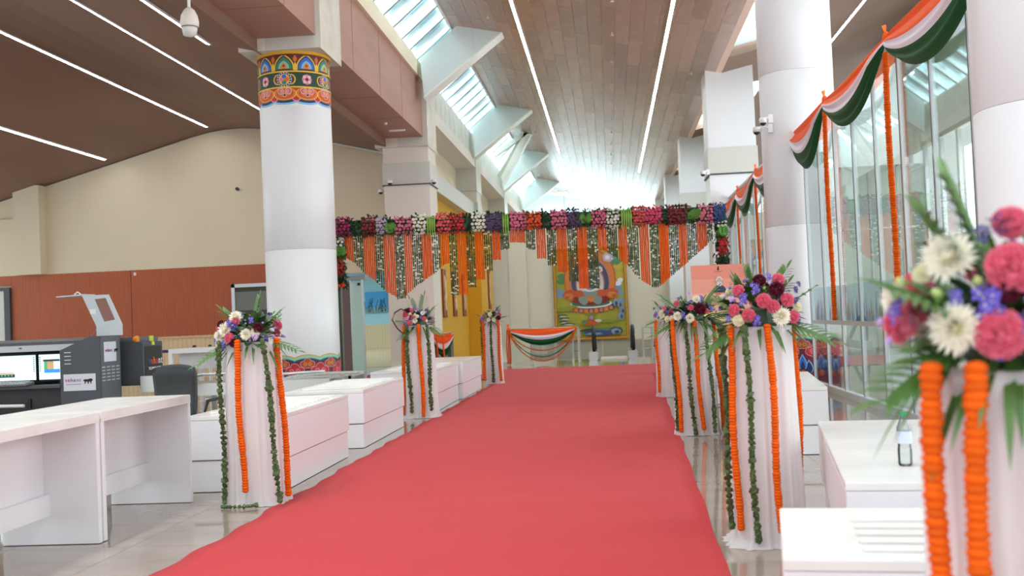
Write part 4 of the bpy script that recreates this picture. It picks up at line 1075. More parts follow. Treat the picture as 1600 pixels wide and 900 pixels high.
gset(5, -2.72, 15.3, .2, 1.31, [('g', -.145, -.22, .08, (.03, 0), 'leaf garland on the middle left pillar'), ('o', .035, -.225, .03, (.035, -.05), 'marigold garland down the middle left pillar'), ('g', .155, -.22, .10, (.02, 0), 'leaf and marigold garland at the right of middle left pillar'),
     ('o', -.19, -.1, .05, (-.06, -.02), 'short marigold garland spilling left of middle left pillar')], .031, True, 'garlands on the middle left pillar', 60)
gset(6, -2.47, 22.5, .2, 1.33, [('o', -.16, -.2, .08, (.0, 0), 'marigold garland at the left of the farthest left pillar'), ('g', .0, -.22, .04, (.01, 0), 'leaf garland on the front of the farthest left pillar'),
     ('o', .15, -.2, .06, (.02, 0), 'marigold garland at the right of the farthest left pillar'), ('g', -.205, -.08, .5, (0, 0), 'leaf garland on the far left corner of the farthest left pillar')], .036, False, 'garlands on the farthest left pillar', 70)
# leaf tails lying on the floor
mb = MB(); rr = random.Random(9)
strand(mb, 'g', [(0, 0, .02), (.06, -.03, .018), (.2, -.03, .02), (.28, .0, .025)], .32, .022, rr)
tag(mb.build('leaf_garland', LEAFD, None, loc=(-2.99, 8.03, 0)), 'tail of leaf garland lying on the floor at the nearest left pillar', 'garland', 'garlands on the nearest left pillar')

S1 = .0009
def fl(lst, cx, cz, s): return [(k, (x - cx) * s, (cz - z) * s, r * s) for k, x, z, r in lst]
near_fl = [(k, x - .045, z + .035, r * 1.38) for k, x, z, r in fl([('W', 430, 345, 95), ('W', 425, 650, 92), ('P', 650, 405, 85), ('P', 580, 680, 82), ('V', 250, 570, 48), ('P', 250, 600, 26), ('V', 560, 550, 60), ('D', 655, 240, 60), ('D', 570, 270, 45), ('V', 400, 150, 28), ('L', 180, 620, 26), ('L', 215, 705, 26),
              ('W', 240, 510, 60), ('B', 515, 450, 28), ('B', 365, 495, 30), ('B', 260, 435, 26), ('V', 690, 660, 50), ('P', 680, 210, 60), ('C', 330, 410, 36), ('V', 600, 750, 32), ('M', 620, 500, 40), ('W', 800, 560, 95), ('P', 860, 400, 85), ('V', 800, 330, 55), ('D', 740, 520, 50), ('W', 930, 640, 80), ('P', 780, 700, 75), ('M', 900, 260, 60), ('P', 960, 480, 70), ('V', 440, 520, 30)], 708, 772, .00046)]
bouquet(.86, 2.40, 1.20, .24, .2, .29, near_fl, [(-.75, -.4, .55, .12, .10, 5, .1), (-.75, -.5, 1.1, .21, .11, 7, .1), (-.5, -.3, 1.2, .24, .12, 7, .08), (-.95, -.6, .55, .22, .11, 7, .15), (-1.0, -.35, -.05, .16, .10, 7, .4), (-1, -.5, .1, .10, .09, 4, .2), (.3, 0, 1, .16, .1, 7, .1), (1, .2, .2, .16, .1, 7, .2)],
        'nearest bouquet with large ivory chrysanthemums and pink carnations', 90, 1, 18)
r1 = [(k, x * .93 + .022, z + .015, r * 1.18) for k, x, z, r in fl([('W', 390, 385, 58), ('P', 437, 285, 40), ('P', 475, 392, 36), ('P', 282, 285, 42), ('P', 340, 322, 38), ('P', 180, 372, 38), ('P', 90, 335, 35), ('P', 125, 215, 34), ('P', 390, 155, 36), ('V', 160, 270, 36), ('V', 240, 205, 34), ('V', 235, 402, 32), ('D', 500, 235, 30), ('D', 530, 200, 26), ('D', 490, 300, 26), ('V', 60, 385, 24),
         ('M', 370, 215, 44), ('M', 262, 160, 38), ('B', 290, 200, 16), ('C', 115, 400, 34), ('C', 508, 332, 28), ('D', 505, 430, 26), ('L', 80, 268, 24), ('V', 330, 140, 24), ('L', 340, 190, 22)], 300, 450, S1)]
bouquet(.85, 6.40, 1.22, .24, .2, .32, r1, [(-.25, -.2, 1.1, .17, .09, 8, .1), (.5, -.1, 1.0, .20, .09, 8, .15), (.9, -.4, -.05, .24, .13, 8, .35), (-.9, -.5, -.3, .22, .11, 8, .3), (.8, -.2, .5, .22, .03, 5, .0)],
        'bouquet of pink carnations and one big ivory chrysanthemum on second right pillar', 80, 2, 12)
l1 = [(k, x, z - .005, r * 1.25) for k, x, z, r in fl([('W', 335, 203, 38), ('P', 335, 226, 26), ('W', 262, 275, 42), ('W', 405, 312, 34), ('W', 200, 310, 28), ('W', 214, 360, 32), ('W', 462, 300, 28), ('P', 293, 332, 29), ('D', 335, 272, 36), ('V', 257, 375, 30), ('M', 475, 275, 28), ('M', 320, 362, 26), ('L', 460, 335, 26), ('M', 225, 245, 24), ('V', 180, 350, 22), ('D', 520, 350, 20), ('P', 210, 262, 20), ('V', 300, 240, 22), ('V', 440, 225, 18)], 385, 392, .0012)]
bouquet(-2.79, 8.28, 1.22, .24, .2, .28, l1, [(-.55, -.2, .75, .20, .10, 8, .1), (.25, -.2, 1.0, .22, .10, 8, .1), (-1, -.5, -.3, .24, .10, 8, .3), (1, -.3, -.1, .24, .08, 7, .2), (.7, -.2, .7, .2, .09, 7, .1)],
        'bouquet of ivory chrysanthemums and indigo blossoms on nearest left pillar', 80, 3, 12)
r2 = fl([('W', 235, 178, 28), ('W', 172, 165, 28), ('C', 118, 178, 18), ('W', 275, 80, 26), ('M', 290, 130, 32), ('P', 242, 122, 17), ('P', 325, 145, 15), ('P', 170, 98, 18), ('W', 95, 140, 20), ('D', 125, 145, 20), ('V', 205, 158, 18), ('C', 140, 175, 15), ('V', 300, 75, 18), ('D', 80, 175, 16), ('L', 240, 55, 20), ('D', 185, 80, 18), ('V', 350, 130, 16), ('L', 75, 165, 14)], 255, 210, .0020)
bouquet(.885, 12.0, 1.2, .28, .22, .26, r2, [(-.7, -.2, .7, .28, .12, 8, .1), (.6, -.2, .9, .28, .12, 8, .1), (1, -.3, .3, .32, .14, 9, .25), (-1, -.3, -.1, .24, .12, 8, .4), (1, -.2, -.2, .34, .13, 9, .3), (1.2, -.5, -.5, .3, .1, 7, .4)],
        'leafy bouquet with white blossoms and maroon carnation on third right pillar', 80, 4, 16)
bouquet(.9, 17.4, 1.18, .22, .2, .28, [('W', -.1, .1, .055), ('V', -.17, .12, .045), ('P', -.06, .2, .04), ('C', -.15, .05, .04), ('L', -.12, .25, .04), ('W', .05, .15, .05), ('D', -.2, .2, .04)], [(-.6, -.1, .9, .2, .1, 7, .1), (-1, -.2, 0, .2, .1, 7, .3)],
        'farthest bouquet on the right, partly hidden by the leafy bouquet', 50, 5, 8, 0)
l2 = [(k, x * .84, z, r * 1.05) for k, x, z, r in fl([('M', 312, 345, 34), ('P', 362, 345, 28), ('P', 380, 425, 24), ('P', 332, 492, 30), ('P', 535, 450, 28), ('W', 410, 470, 34), ('W', 515, 385, 30), ('C', 445, 420, 22), ('D', 480, 370, 24), ('L', 550, 380, 22), ('V', 495, 430, 22), ('C', 410, 400, 18), ('L', 320, 430, 20), ('V', 285, 500, 20), ('W', 565, 470, 20), ('D', 590, 410, 18), ('L', 430, 360, 20), ('V', 400, 320, 22), ('C', 340, 385, 18)], 435, 560, .00118)]
bouquet(-2.70, 15.25, 1.26, .215, .2, .30, l2, [(-.3, -.1, 1, .24, .12, 8, .1), (.2, -.1, 1, .28, .13, 9, .1), (.6, -.1, .7, .2, .1, 7, .1), (-1, -.2, .3, .2, .08, 6, .1), (1, -.4, -.3, .2, .1, 8, .3), (-.6, -.4, -.3, .2, .1, 8, .3)],
        'bouquet of mixed pink and white blossoms on middle left pillar, by fire extinguisher', 70, 6, 14)
bouquet(-2.47, 22.45, 1.27, .23, .2, .27, [('W', .0, .17, .055), ('W', -.03, .06, .05), ('W', .07, .06, .045), ('V', -.14, .08, .055), ('D', -.12, .14, .04), ('M', .17, .09, .05), ('L', .14, .2, .04), ('D', .14, .26, .05), ('P', .2, .15, .035), ('L', -.17, .14, .04)],
        [(-1, 0, .5, .2, .04, 5, .0), (.5, 0, .9, .2, .08, 7, .1), (.9, -.2, .3, .2, .08, 6, .1)], 'small bouquet with three white blossoms on farthest left pillar', 50, 7, 8, 0)

# ------------------------------------------------------------------ FLORAL ARCH
GR = [('o',0.18,0.36,2.71,2.6),('g',0.36,0.56,2.6,2.38),('o',0.56,0.79,2.38,2.2),('g',0.79,0.96,2.2,2.0),('o',0.96,1.19,2.0,1.86),('g',1.19,1.37,1.82,1.84),('o',1.37,1.53,1.88,2.02),('g',1.53,1.73,2.04,2.16),('o',1.73,1.93,2.17,2.29),('g',1.93,2.1,2.29,2.43),('o',2.1,2.28,2.45,2.52),('g',2.28,2.44,1.86,1.86),('o',2.44,2.63,1.87,1.86),('g',2.63,2.8,2.0,2.0),('o',2.8,2.98,2.15,2.15),('g',2.98,3.15,2.33,2.32),('o',3.15,3.32,2.54,2.53),('g',3.32,3.5,2.73,2.72),('o',3.51,3.83,2.88,2.86),('g',3.84,4.03,2.72,2.71),('o',4.05,4.24,2.53,2.52),('g',4.26,4.45,2.38,2.37),('o',4.46,4.67,2.24,2.23),('g',4.68,4.88,2.04,2.03),('o',4.88,5.08,1.88,1.88),('g',5.08,5.3,1.88,1.87),('o',5.3,5.48,2.7,2.6),('g',5.48,5.7,2.59,2.46),('o',5.72,5.9,2.45,2.31),('g',5.9,6.13,2.28,2.01),('o',6.15,6.34,2.0,1.88),('g',6.36,6.55,1.85,1.84),('o',6.55,6.75,1.88,2.04),('g',6.75,6.95,2.05,2.19),('o',6.95,7.13,2.2,2.34),('g',7.13,7.33,2.35,2.5),('o',7.33,7.54,2.51,2.66),('g',7.54,7.66,2.69,2.79)]
CL = [('magenta',0.02,0.32),('dkleaf',0.32,0.55),('dkred',0.55,0.83),('whitepurple',0.83,1.05),('bigleaf',1.05,1.2),('pink',1.2,1.57),('cream',1.57,1.84),('bud',1.84,2.04),('coral',2.04,2.31),('red',2.31,2.61),('dkleaf',2.61,2.74),('cream',2.74,3.03),('purple',3.03,3.36),('bud',3.36,3.53),('pink',3.53,3.86),('orange',3.86,4.16),('dkleaf',4.16,4.35),('pink',4.35,4.68),('purple',4.68,4.95),('bigleaf',4.95,5.17),('pink',5.17,5.47),('cream',5.47,5.76),('bud',5.76,6.0),('coral',6.0,6.25),('hotpink',6.25,6.61),('dkleaf',6.61,6.74),('dkred',6.74,7.12),('bigleaf',7.12,7.36),('pink',7.36,7.66),('blue',7.66,7.91)]
ARCHC = dict(magenta=(176, 20, 96), dkred=(130, 10, 28), pink=(226, 110, 140), cream=(240, 234, 214), coral=(226, 84, 84), red=(206, 16, 34), purple=(96, 74, 112), whitepurple=(190, 170, 190), orange=(240, 84, 30), hotpink=(226, 66, 110), blue=(60, 84, 140))
def rose_mesh(nm, c, heart):
    mb = MB()
    mb.lathe([(.3, -.7), (.85, -.2), (1, .25), (.78, .42), (.62, .22), (.5, .5), (.3, .3), (.0, .38)], 9)
    return mb.mesh('blossom', mat('rose_' + nm, c, .6, noise=(20, heart, .5)), True)
ROSE = {k: rose_mesh(k, c, tuple(int(v * .72) for v in c)) for k, c in ARCHC.items()}
def arch():
    a = atan2(1.0, 7.87)
    t = thing('floral_arch', 'wide flower topped arch hung with orange and green garland strands', 'floral arch', (-5.45, 21.5, 0), a)
    MB().box(-.05, 7.95, -.04, .04, 3.14, 3.22).box(-.05, 7.95, -.04, .04, 3.38, 3.44).box(-.04, .06, -.04, .04, 0, 3.4).box(7.78, 7.88, -.04, .04, 0, 3.4).build('truss', mat('truss_green', (50, 70, 45), .6), t)
    rr = random.Random(21)
    def leafy(mb, x0, x1, z0, z1, n, ln, m=0, dy=.16):
        for i in range(n):
            x = rr.uniform(x0, x1); z = rr.uniform(z0, z1); s = rr.choice((-1, -1, -1, 1))
            a_ = rr.uniform(0, 6.28)
            leaf_poly(mb, (x, s * dy * rr.uniform(.2, .8), z), (cos(a_), s * .9, sin(a_) + .2), (0, 0, 1), ln * rr.uniform(.7, 1.2), ln * .2, .2, .2, m, 3)
    def cluster(c, x0, x1, z0, z1, lab=None):
        mb = MB()
        mb.box(x0, x1, -.09, .09, z0 + .06, z1 - .06, 0)
        leafy(mb, x0 - .02, x1 + .02, z0 + .02, z1, int(260 * (x1 - x0)) + 20, .12)
        o = mb.build('flower_cluster', [LEAFB if c not in ('bigleaf', 'bud') else LEAFG], t)
        o['label'] = {'dkleaf': 'dark leaf bunch', 'bigleaf': 'bright broad leaf bunch', 'bud': 'green bud bunch'}.get(c, c.replace('whitepurple', 'white and purple').replace('hotpink', 'hot pink').replace('dkred', 'dark red') + ' blossom bunch')
        if c == 'bud':
            for i in range(int((x1 - x0) / .045)):
                x = x0 + .03 + i * .045
                MB().tube([(x, -.17, z1 - .02), (x, -.19, z1 - .15), (x, -.17, z0 - .10)], [.012, .024, .006], 6).build('pod', mat('pod_green', (128, 168, 56), .5), o)
            return
        if c in ('dkleaf',): return
        if c == 'bigleaf':
            for i in range(4):
                m_ = MB(); leaf_poly(m_, (x0 + (x1 - x0) * (.2 + .2 * i), -.12, z0 + .05), (rr.uniform(-.4, .4), -.5, 1), (0, -1, .3), .26, .07, .2, .1); m_.build('broad_leaf', mat('broad_leaf', (90, 150, 60), .45), o)
            return
        small = c in ('purple', 'whitepurple', 'blue')
        mesh = ROSE[c]; sz = .026 if small else .034
        n = int((x1 - x0) * (z1 - z0) / (.055 ** 2 if small else .068 ** 2) * 1.25)
        step = .046 if small else .062
        nx = max(2, int((x1 - x0) / step)); nz = max(2, int((z1 - z0) / step))
        for j in range(nz + 1):
            for i in range(nx):
                x = x0 + (i + .5 + .4 * (j % 2) - .2) / nx * (x1 - x0) + rr.uniform(-.012, .012); z = z0 + .01 + (z1 - z0 - .02) * j / nz + rr.uniform(-.012, .012)
                q = (j / nz - .5) * 2; y = -.10 - .07 * sqrt(max(0, 1 - q * q * .8))
                ob = link('blossom', mesh, o, (x, y, z), (pi / 2 + rr.uniform(-.4, .4) - q * .7, rr.uniform(-.4, .4), 0), sz * rr.uniform(.85, 1.12))
        mb2 = MB()
        for i in range(10):
            mb2.sphere((rr.uniform(x0, x1), rr.uniform(-.1, .1), z1 + rr.uniform(-.02, .06)), .017, 5, 4)
        mb2.build('blossom_tips', mesh.materials[0], o)
    for c, x0, x1 in CL: cluster(c, x0, x1, 3.12 + rr.uniform(-.02, .03), 3.46 + rr.uniform(-.02, .03))
    for c, z0, z1 in (('cream', 2.8, 3.1), ('bigleaf', 2.68, 2.8), ('red', 2.34, 2.68), ('dkleaf', 2.2, 2.34), ('orange', 2.1, 2.2)): cluster(c, .0, .17, z0, z1)
    for c, z0, z1 in (('cream', 2.88, 3.12), ('bigleaf', 2.78, 2.88), ('red', 2.46, 2.78), ('dkleaf', 2.24, 2.46), ('orange', 2.16, 2.24)): cluster(c, 7.72, 7.93, z0, z1)
    WH = mat('tuberose_white', (236, 238, 226), .6)
    for k, x0, x1, z0, z1 in GR:
        n = max(3, round((x1 - x0) / (.036 if k == 'o' else .038)))
        for i in range(n):
            q = (i + .5) / n; x = x0 + (x1 - x0) * q; zb = z0 + (z1 - z0) * q + rr.uniform(-.008, .008); mb = MB(); zt = 3.17
            L = zt - zb
            strand(mb, k, [(x + rr.uniform(-.003, .003), -.02 + rr.uniform(-.01, .01), zt - L * s / 6) for s in range(7)], L, .0198 if k == 'o' else .0240, rr, .10)
            mb.build('marigold_strand' if k == 'o' else 'leaf_strand', [MARI if k == 'o' else LEAFD, WH], t)
arch()

# ------------------------------------------------------------------ WHITE COUNTERS
def low_counter(x0, x1, y0, y1, h, label, rz=0, ridges=0, loc=None, grp='low white counters'):
    cx, cy = (x0 + x1) / 2, (y0 + y1) / 2
    if loc: cx, cy = loc
    t = thing('low_counter', label, 'counter', (cx, cy, 0), rz, grp)
    w, l = (x1 - x0) / 2, (y1 - y0) / 2
    hz = .26
    box('plinth', MARBS, -w + .02, w - .016, -l + .012, l - .012, .006, hz, t)
    box('body', MARBS, -w, w, -l, l, hz + .012, h - .035, t, bevel=.003)
    box('top', MARBT, -w, w, -l, l, h - .033, h, t, bevel=.003)
    box('shadow_gap', flat('gap_grey', (170, 162, 162)), -w + .03, w - .03, -l + .03, l - .03, hz, hz + .012, t)
    if ridges:
        n, yy0, yy1, rx0 = ridges
        for i in range(n):
            yc = yy0 + (yy1 - yy0) * (i + .5) / n
            box('ridge', MARBT, rx0, w - .08, yc - .018, yc + .018, h, h + .018, t, bevel=.006)
    return t
low_counter(-3.6, -2.72, 8.85, 11.0, .635, 'low white counter directly behind the nearest left pillar', ridges=(12, -.9, .9, -.3))
low_counter(-3.62, -2.72, 11.68, 14.0, .635, 'low white counter between nearest and middle left pillars', ridges=(12, -1.0, 1.0, -.3))
low_counter(-3.55, -2.62, 15.75, 18.4, .635, 'low white counter right behind the middle left pillar', ridges=(12, -1.1, 1.1, -.3))
low_counter(-3.5, -2.55, 18.43, 21.1, .635, 'farthest low white counter on the left, touching its neighbour')
low_counter(-.65, .65, -.42, .42, .61, 'nearest low white counter on the right with ridged rollers', radians(-8), (5, -.36, .22, -.42), (1.17, 3.58))
low_counter(-.62, .62, -1.25, 1.25, .61, 'low white counter at right with a plastic bottle on it', radians(-8), 0, (1.72, 5.76))
low_counter(-.45, .45, -1.2, 1.2, .61, 'white counter beyond the bottle, against the glass screen side', radians(-6), 0, (1.59, 11.26))
low_counter(-.45, .45, -1.1, 1.1, .61, 'far right white counter behind the portrait standee', radians(-3), 0, (1.82, 16.7))

def desk(y0, y1, label):
    t = thing('white_desk', label, 'desk', (-3.36, (y0 + y1) / 2, 0), 0, 'tall white desks')
    l = (y1 - y0) / 2; D = -.66
    box('top', MARBT, D - .04, 0, -l, l, .80, .85, t, bevel=.003)
    for s in (-1, 1): box('side_panel', MARBS, D, -.004, s * l - (.05 if s > 0 else 0), s * l + (.05 if s < 0 else 0), 0.004, .80, t, bevel=.002)
    box('back_panel', MARBS, -.40, -.37, -l + .05, l - .05, .32, .80, t)
    box('lower_rail', MARBS, -.36, -.33, -l + .05, l - .05, .19, .33, t)
    box('front_lip', MARBT, -.04, 0, -l, l, .785, .80, t)
desk(6.89, 8.42, 'white desk next to the nearest left pillar')
desk(5.34, 6.87, 'white desk at the lower left corner of the picture')
desk(3.79, 5.32, 'white desk just outside the lower left corner')

bt = thing('water_bottle', 'clear plastic water bottle with green cap on the white counter', 'bottle', (1.29, 5.05, .611))
MB().lathe([(.028, 0), (.032, .01), (.032, .07), (.029, .09), (.032, .11), (.032, .17), (.014, .215), (.013, .225)], 16).build('bottle_body', glass_mat('pet_plastic', (.88, .93, .93), 1.2), bt, smooth=True)
MB().lathe([(.015, .222), (.015, .24), (.0, .242)], 12).build('cap', flat('cap_green', (30, 150, 90)), bt)
MB().lathe([(.0325, .10), (.0325, .155)], 16).build('paper_label', flat('label_white', (200, 208, 226)), bt)

# ------------------------------------------------------------------ PORTRAIT STANDEE
def standee():
    t = thing('portrait_standee', 'peach display board with two portrait busts and printed text', 'display board', (1.53, 15.2, 0), radians(2))
    W, Z0, Z1 = .40, .44, 1.96; K = .8 / 450
    def X(c): return (c - 225) * K
    def Z(c): return Z1 - (c - 30) * (Z1 - Z0) / 860
    box('board', flat('board_white', (232, 226, 220)), -W, W, 0, .03, Z0, Z1, t)
    MB().tube([(0, .06, 0), (0, .05, Z1 - .2)], .014, 8).box(-.22, .22, -.05, .2, 0.002, .02).build('stand', STEEL, t)
    cols = dict(peach1=(232, 142, 122), peach2=(236, 158, 136), peach3=(240, 178, 150), cream=(240, 212, 150), pale=(238, 226, 150), red=(206, 70, 60), navy=(52, 62, 82), skin=(206, 168, 150), skin2=(190, 140, 116), grey=(214, 214, 216), white=(236, 232, 230), dark=(44, 38, 44), brown=(120, 72, 66), teal=(50, 110, 110), blue=(120, 168, 196), ink=(60, 70, 70), orange=(240, 180, 110))
    names = list(cols); mats = [mat('print_' + n, cols[n], .5) for n in names]; mb = MB(); lay = [0]
    def rect(a, b, c, d_, m):
        lay[0] += 1; y = -.001 - .0006 * lay[0]; mb.add([(X(a), y, Z(d_)), (X(c), y, Z(d_)), (X(c), y, Z(b)), (X(a), y, Z(b))], [(0, 1, 2, 3)], names.index(m))
    def el(cx, cy, rx, ry, m, n=18, lo=0, hi=2 * pi):
        lay[0] += 1; y = -.001 - .0006 * lay[0]
        vs = [(X(cx), y, Z(cy))] + [(X(cx) + rx * K * cos(lo + (hi - lo) * i / n), y, Z(cy) + ry * K * sin(lo + (hi - lo) * i / n)) for i in range(n + 1)]
        mb.add(vs, [(0, i + 1, i + 2) for i in range(n)], names.index(m))
    for i, (a, b, m) in enumerate(((30, 140, 'peach1'), (140, 250, 'peach2'), (250, 390, 'peach3'), (390, 630, 'pale'), (630, 655, 'red'), (655, 720, 'orange'), (720, 800, 'cream'), (800, 890, 'teal'))): rect(0, a, 450, b, m)
    el(210, 50, 6, 8, 'dark'); el(210, 62, 8, 8, 'dark'); rect(203, 66, 217, 74, 'dark')
    rect(180, 82, 240, 85, 'brown')
    def bust(cx, cy, s, hair, vest, shirt, beard):
        el(cx, cy + 88 * s, 62 * s, 48 * s, shirt, 20, 0, pi); el(cx, cy + 88 * s, 54 * s, 60 * s, vest, 20, 0, pi)
        rect(cx - 13 * s, cy + 20 * s, cx + 13 * s, cy + 40 * s, 'skin2')
        el(cx, cy - 6 * s, 27 * s, 33 * s, hair, 20); el(cx, cy + 2 * s, 22 * s, 29 * s, 'skin', 20)
        if beard: el(cx, cy + 18 * s, 20 * s, 20 * s, 'grey', 16); el(cx, cy + 12 * s, 8 * s, 4 * s, 'white', 10)
        for sx in (-1, 1): el(cx + sx * 9 * s, cy - 2 * s, 3 * s, 2 * s, 'dark', 8)
        el(cx, cy + 6 * s, 3 * s, 6 * s, 'skin2', 8); rect(cx - 6 * s, cy + 16 * s, cx + 6 * s, cy + 18 * s, 'brown')
        for sx in (-1, 1): el(cx + sx * 23 * s, cy + 2 * s, 4 * s, 8 * s, 'skin2', 8)
        rect(cx - 1.5 * s, cy + 42 * s, cx + 1.5 * s, cy + 86 * s, 'dark')
    bust(215, 160, 1.0, 'grey', 'navy', 'white', True)
    rect(180, 255, 250, 262, 'red'); bust(232, 325, .7, 'dark', 'dark', 'white', False)
    rect(0, 389, 450, 396, 'orange')
    rr = random.Random(8)
    for row, (y0, h, x0, x1) in enumerate(((440, 18, 150, 330), (470, 22, 110, 350), (510, 26, 150, 310), (550, 8, 180, 280), (575, 8, 200, 260), (600, 8, 160, 300))):
        x = x0
        rect(x0, y0, x1, y0 + h * .12, 'ink' if row != 2 else 'red')
        while x < x1:
            w = h * rr.uniform(.35, .8); rect(x, y0, x + w * .3, y0 + h, 'ink' if row != 2 else 'red'); rect(x, y0 + h * .45, x + w, y0 + h * .62, 'ink' if row != 2 else 'red'); x += w * 1.45
    rect(130, 636, 300, 648, 'white')
    for i in range(6):
        x = 20 + i * 70; rect(x, 745, x + 66, 800, 'brown'); el(x + 33, 748, 42, 26, 'dark', 3, 0, pi)
        for j in range(4): rect(x + 8 + j * 14, 756, x + 15 + j * 14, 784, 'cream')
    rect(0, 815, 450, 830, 'blue'); rect(0, 850, 450, 862, 'blue'); rect(0, 872, 450, 890, 'navy')
    mb.build('printed_face', mats, t)
standee()

# ------------------------------------------------------------------ RAILINGS AND ESCALATOR
def rail_swag(x0, y0, x1, y1, label, name='glass_railing'):
    t = thing(name, label, 'railing', (x0, y0, 0), atan2(y1 - y0, x1 - x0)); L = sqrt((x1 - x0) ** 2 + (y1 - y0) ** 2)
    MB().tube([(0, 0, 1.0), (L, 0, 1.0)], .025, 10).build('handrail', STEEL, t, smooth=True)
    for i in range(4):
        x = L * i / 3; MB().box(x - .02, x + .02, -.02, .02, 0, 1.0).build('post', STEEL, t)
    for i in range(3): MB().box(L * i / 3 + .05, L * (i + 1) / 3 - .05, -.005, .005, .08, .92).build('glass_panel', GLASS2, t)
    return t
rail_swag(-2.95, 31.3, -.95, 31.2, 'steel and glass railing behind the far tricolour swag')
swag((-2.95, 31.2, 1.02), (-.98, 31.1, 1.03), 'tricolour swag hung along the far glass railing', .50, .02, .12, seed=9)
for i, (dp, k) in enumerate(((.62, 'o'), (.80, 'g'), (.92, 'o'))):
    pts = [(1.95 * s / 16, -.02 * i, -dp * (4 * (s / 16) * (1 - s / 16)) ** .8) for s in range(17)]
    mb = MB(); strand(mb, k, pts, 2.6, .022, random.Random(i))
    o = mb.build('marigold_garland' if k == 'o' else 'leaf_garland', MARI if k == 'o' else LEAFD, None, loc=(-2.94, 31.0, 1.0))
    tag(o, ['upper marigold loop under the far railing swag', 'leaf garland loop under the far railing swag', 'lowest marigold loop under the far railing swag'][i], 'garland', 'garland loops on the far railing')
for i in range(3):
    garland('o', (-2.98 + i * .045, 31.0, 1.0), (-2.99 + i * .045, 31.0, .03), .022, ['outermost marigold string at the left end of the far railing', 'second marigold string at the left end of the far railing', 'third marigold string at the left end of the far railing'][i], 'marigold strings on the far railing', False, seed=90 + i)
rail_swag(-4.75, 28.6, -4.55, 31.0, 'side railing by the yellow wall draped in tricolour cloth')
swag((-4.70, 28.55, 1.04), (-4.50, 31.0, 1.04), 'tricolour swag beside the yellow wall behind the counters', .62, .04, .10, seed=12)
swag((-4.74, 28.5, 1.04), (-4.15, 28.5, .98), 'short tricolour swag folded over the end of the side railing', .62, .04, .10, seed=13)
for i in range(3):
    garland('o', (-4.74 + .15 * i, 28.4, 1.02), (-4.76 + .2 * i, 28.4, .05), .026, ['marigold string at the left of the side railing', 'middle marigold string on the side railing', 'right marigold string on the side railing'][i], 'marigold strings on the side railing', False, seed=95 + i)

def handrail_end(x, y, label, w=.10):
    t = thing('escalator_balustrade', label, 'escalator', (x, y, 0), 0, 'escalator balustrades')
    pts = [(0, 0, .10), (0, -.16, .18), (0, -.26, .40), (0, -.26, .62), (0, -.14, .86), (0, .1, .96), (0, .6, .97), (0, 3.0, -.25)]
    # smooth
    sm_ = []
    for i in range(len(pts) - 1):
        for q in range(4): sm_.append(Vector(pts[i]).lerp(Vector(pts[i + 1]), q / 4))
    sm_.append(Vector(pts[-1]))
    for _ in range(3): sm_ = [sm_[0]] + [(sm_[i - 1] + sm_[i] * 2 + sm_[i + 1]) / 4 for i in range(1, len(sm_) - 1)] + [sm_[-1]]
    MB().tube(sm_, .055, 10).build('black_handrail', BLACK, t, smooth=True)
    box('glass_side', GLASS2, -.008, .008, -.1, .7, .2, .9, t)
    box('steel_skirt', STEEL, -.16, .10, -.25, 2.0, 0, .26, t, bevel=.02)
    for q in range(3): MB().lathe([(.02, 0), (.02, .01)], 8).build('sensor_light', flat('lamp_white', (250, 250, 245)), t).location = (.12, -.22, .06 + q * .07)
    return t
handrail_end(-.52, 32.0, 'black escalator handrail end in front of the painting, left one')
handrail_end(.62, 32.0, 'black escalator handrail end right of the painting')
handrail_end(1.35, 32.0, 'black escalator handrail end beside the steel gate')
e_ = thing('escalator_landing', 'pale escalator landing plate between the handrails', 'escalator', (0, 32.0, 0))
box('comb_plate', mat('landing_cream', (226, 220, 204), .4), -.34, .44, -.35, 1.3, .001, .05, e_)
st = MB()
for i in range(8): st.box(-.34, .42, 1.3 + i * .4, 1.7 + i * .4, -.3 - i * .21, .03 - i * .21)
st.build('steps', mat('step_grey', (110, 110, 108), .5), e_)
def ladder(x, y, w, label):
    t = thing('steel_barrier', label, 'barrier', (x, y, 0), 0, 'steel barriers at the escalator')
    for s in (0, 1): MB().box(s * w - .025, s * w + .025, -.03, .03, 0, .92).build('post', STEEL, t)
    for z in (.30, .55, .76, .92): MB().tube([(-.05, 0, z), (w + .05, 0, z)], .018, 8).build('bar', STEEL, t)
ladder(.90, 31.6, .25, 'steel ladder-like barrier right of the escalator')
ladder(-1.13, 31.6, .2, 'steel ladder-like barrier left of the escalator')
w2 = thing('wall_edge', 'low floor edge wall beside the escalators', 'wall', kind='structure')
box('edge_left', GREYP, -6.2, -.8, 33.3, 33.4, -3.4, 0, w2); box('edge_right', GREYP, 1.8, 4.3, 33.3, 33.4, -3.4, 0, w2)

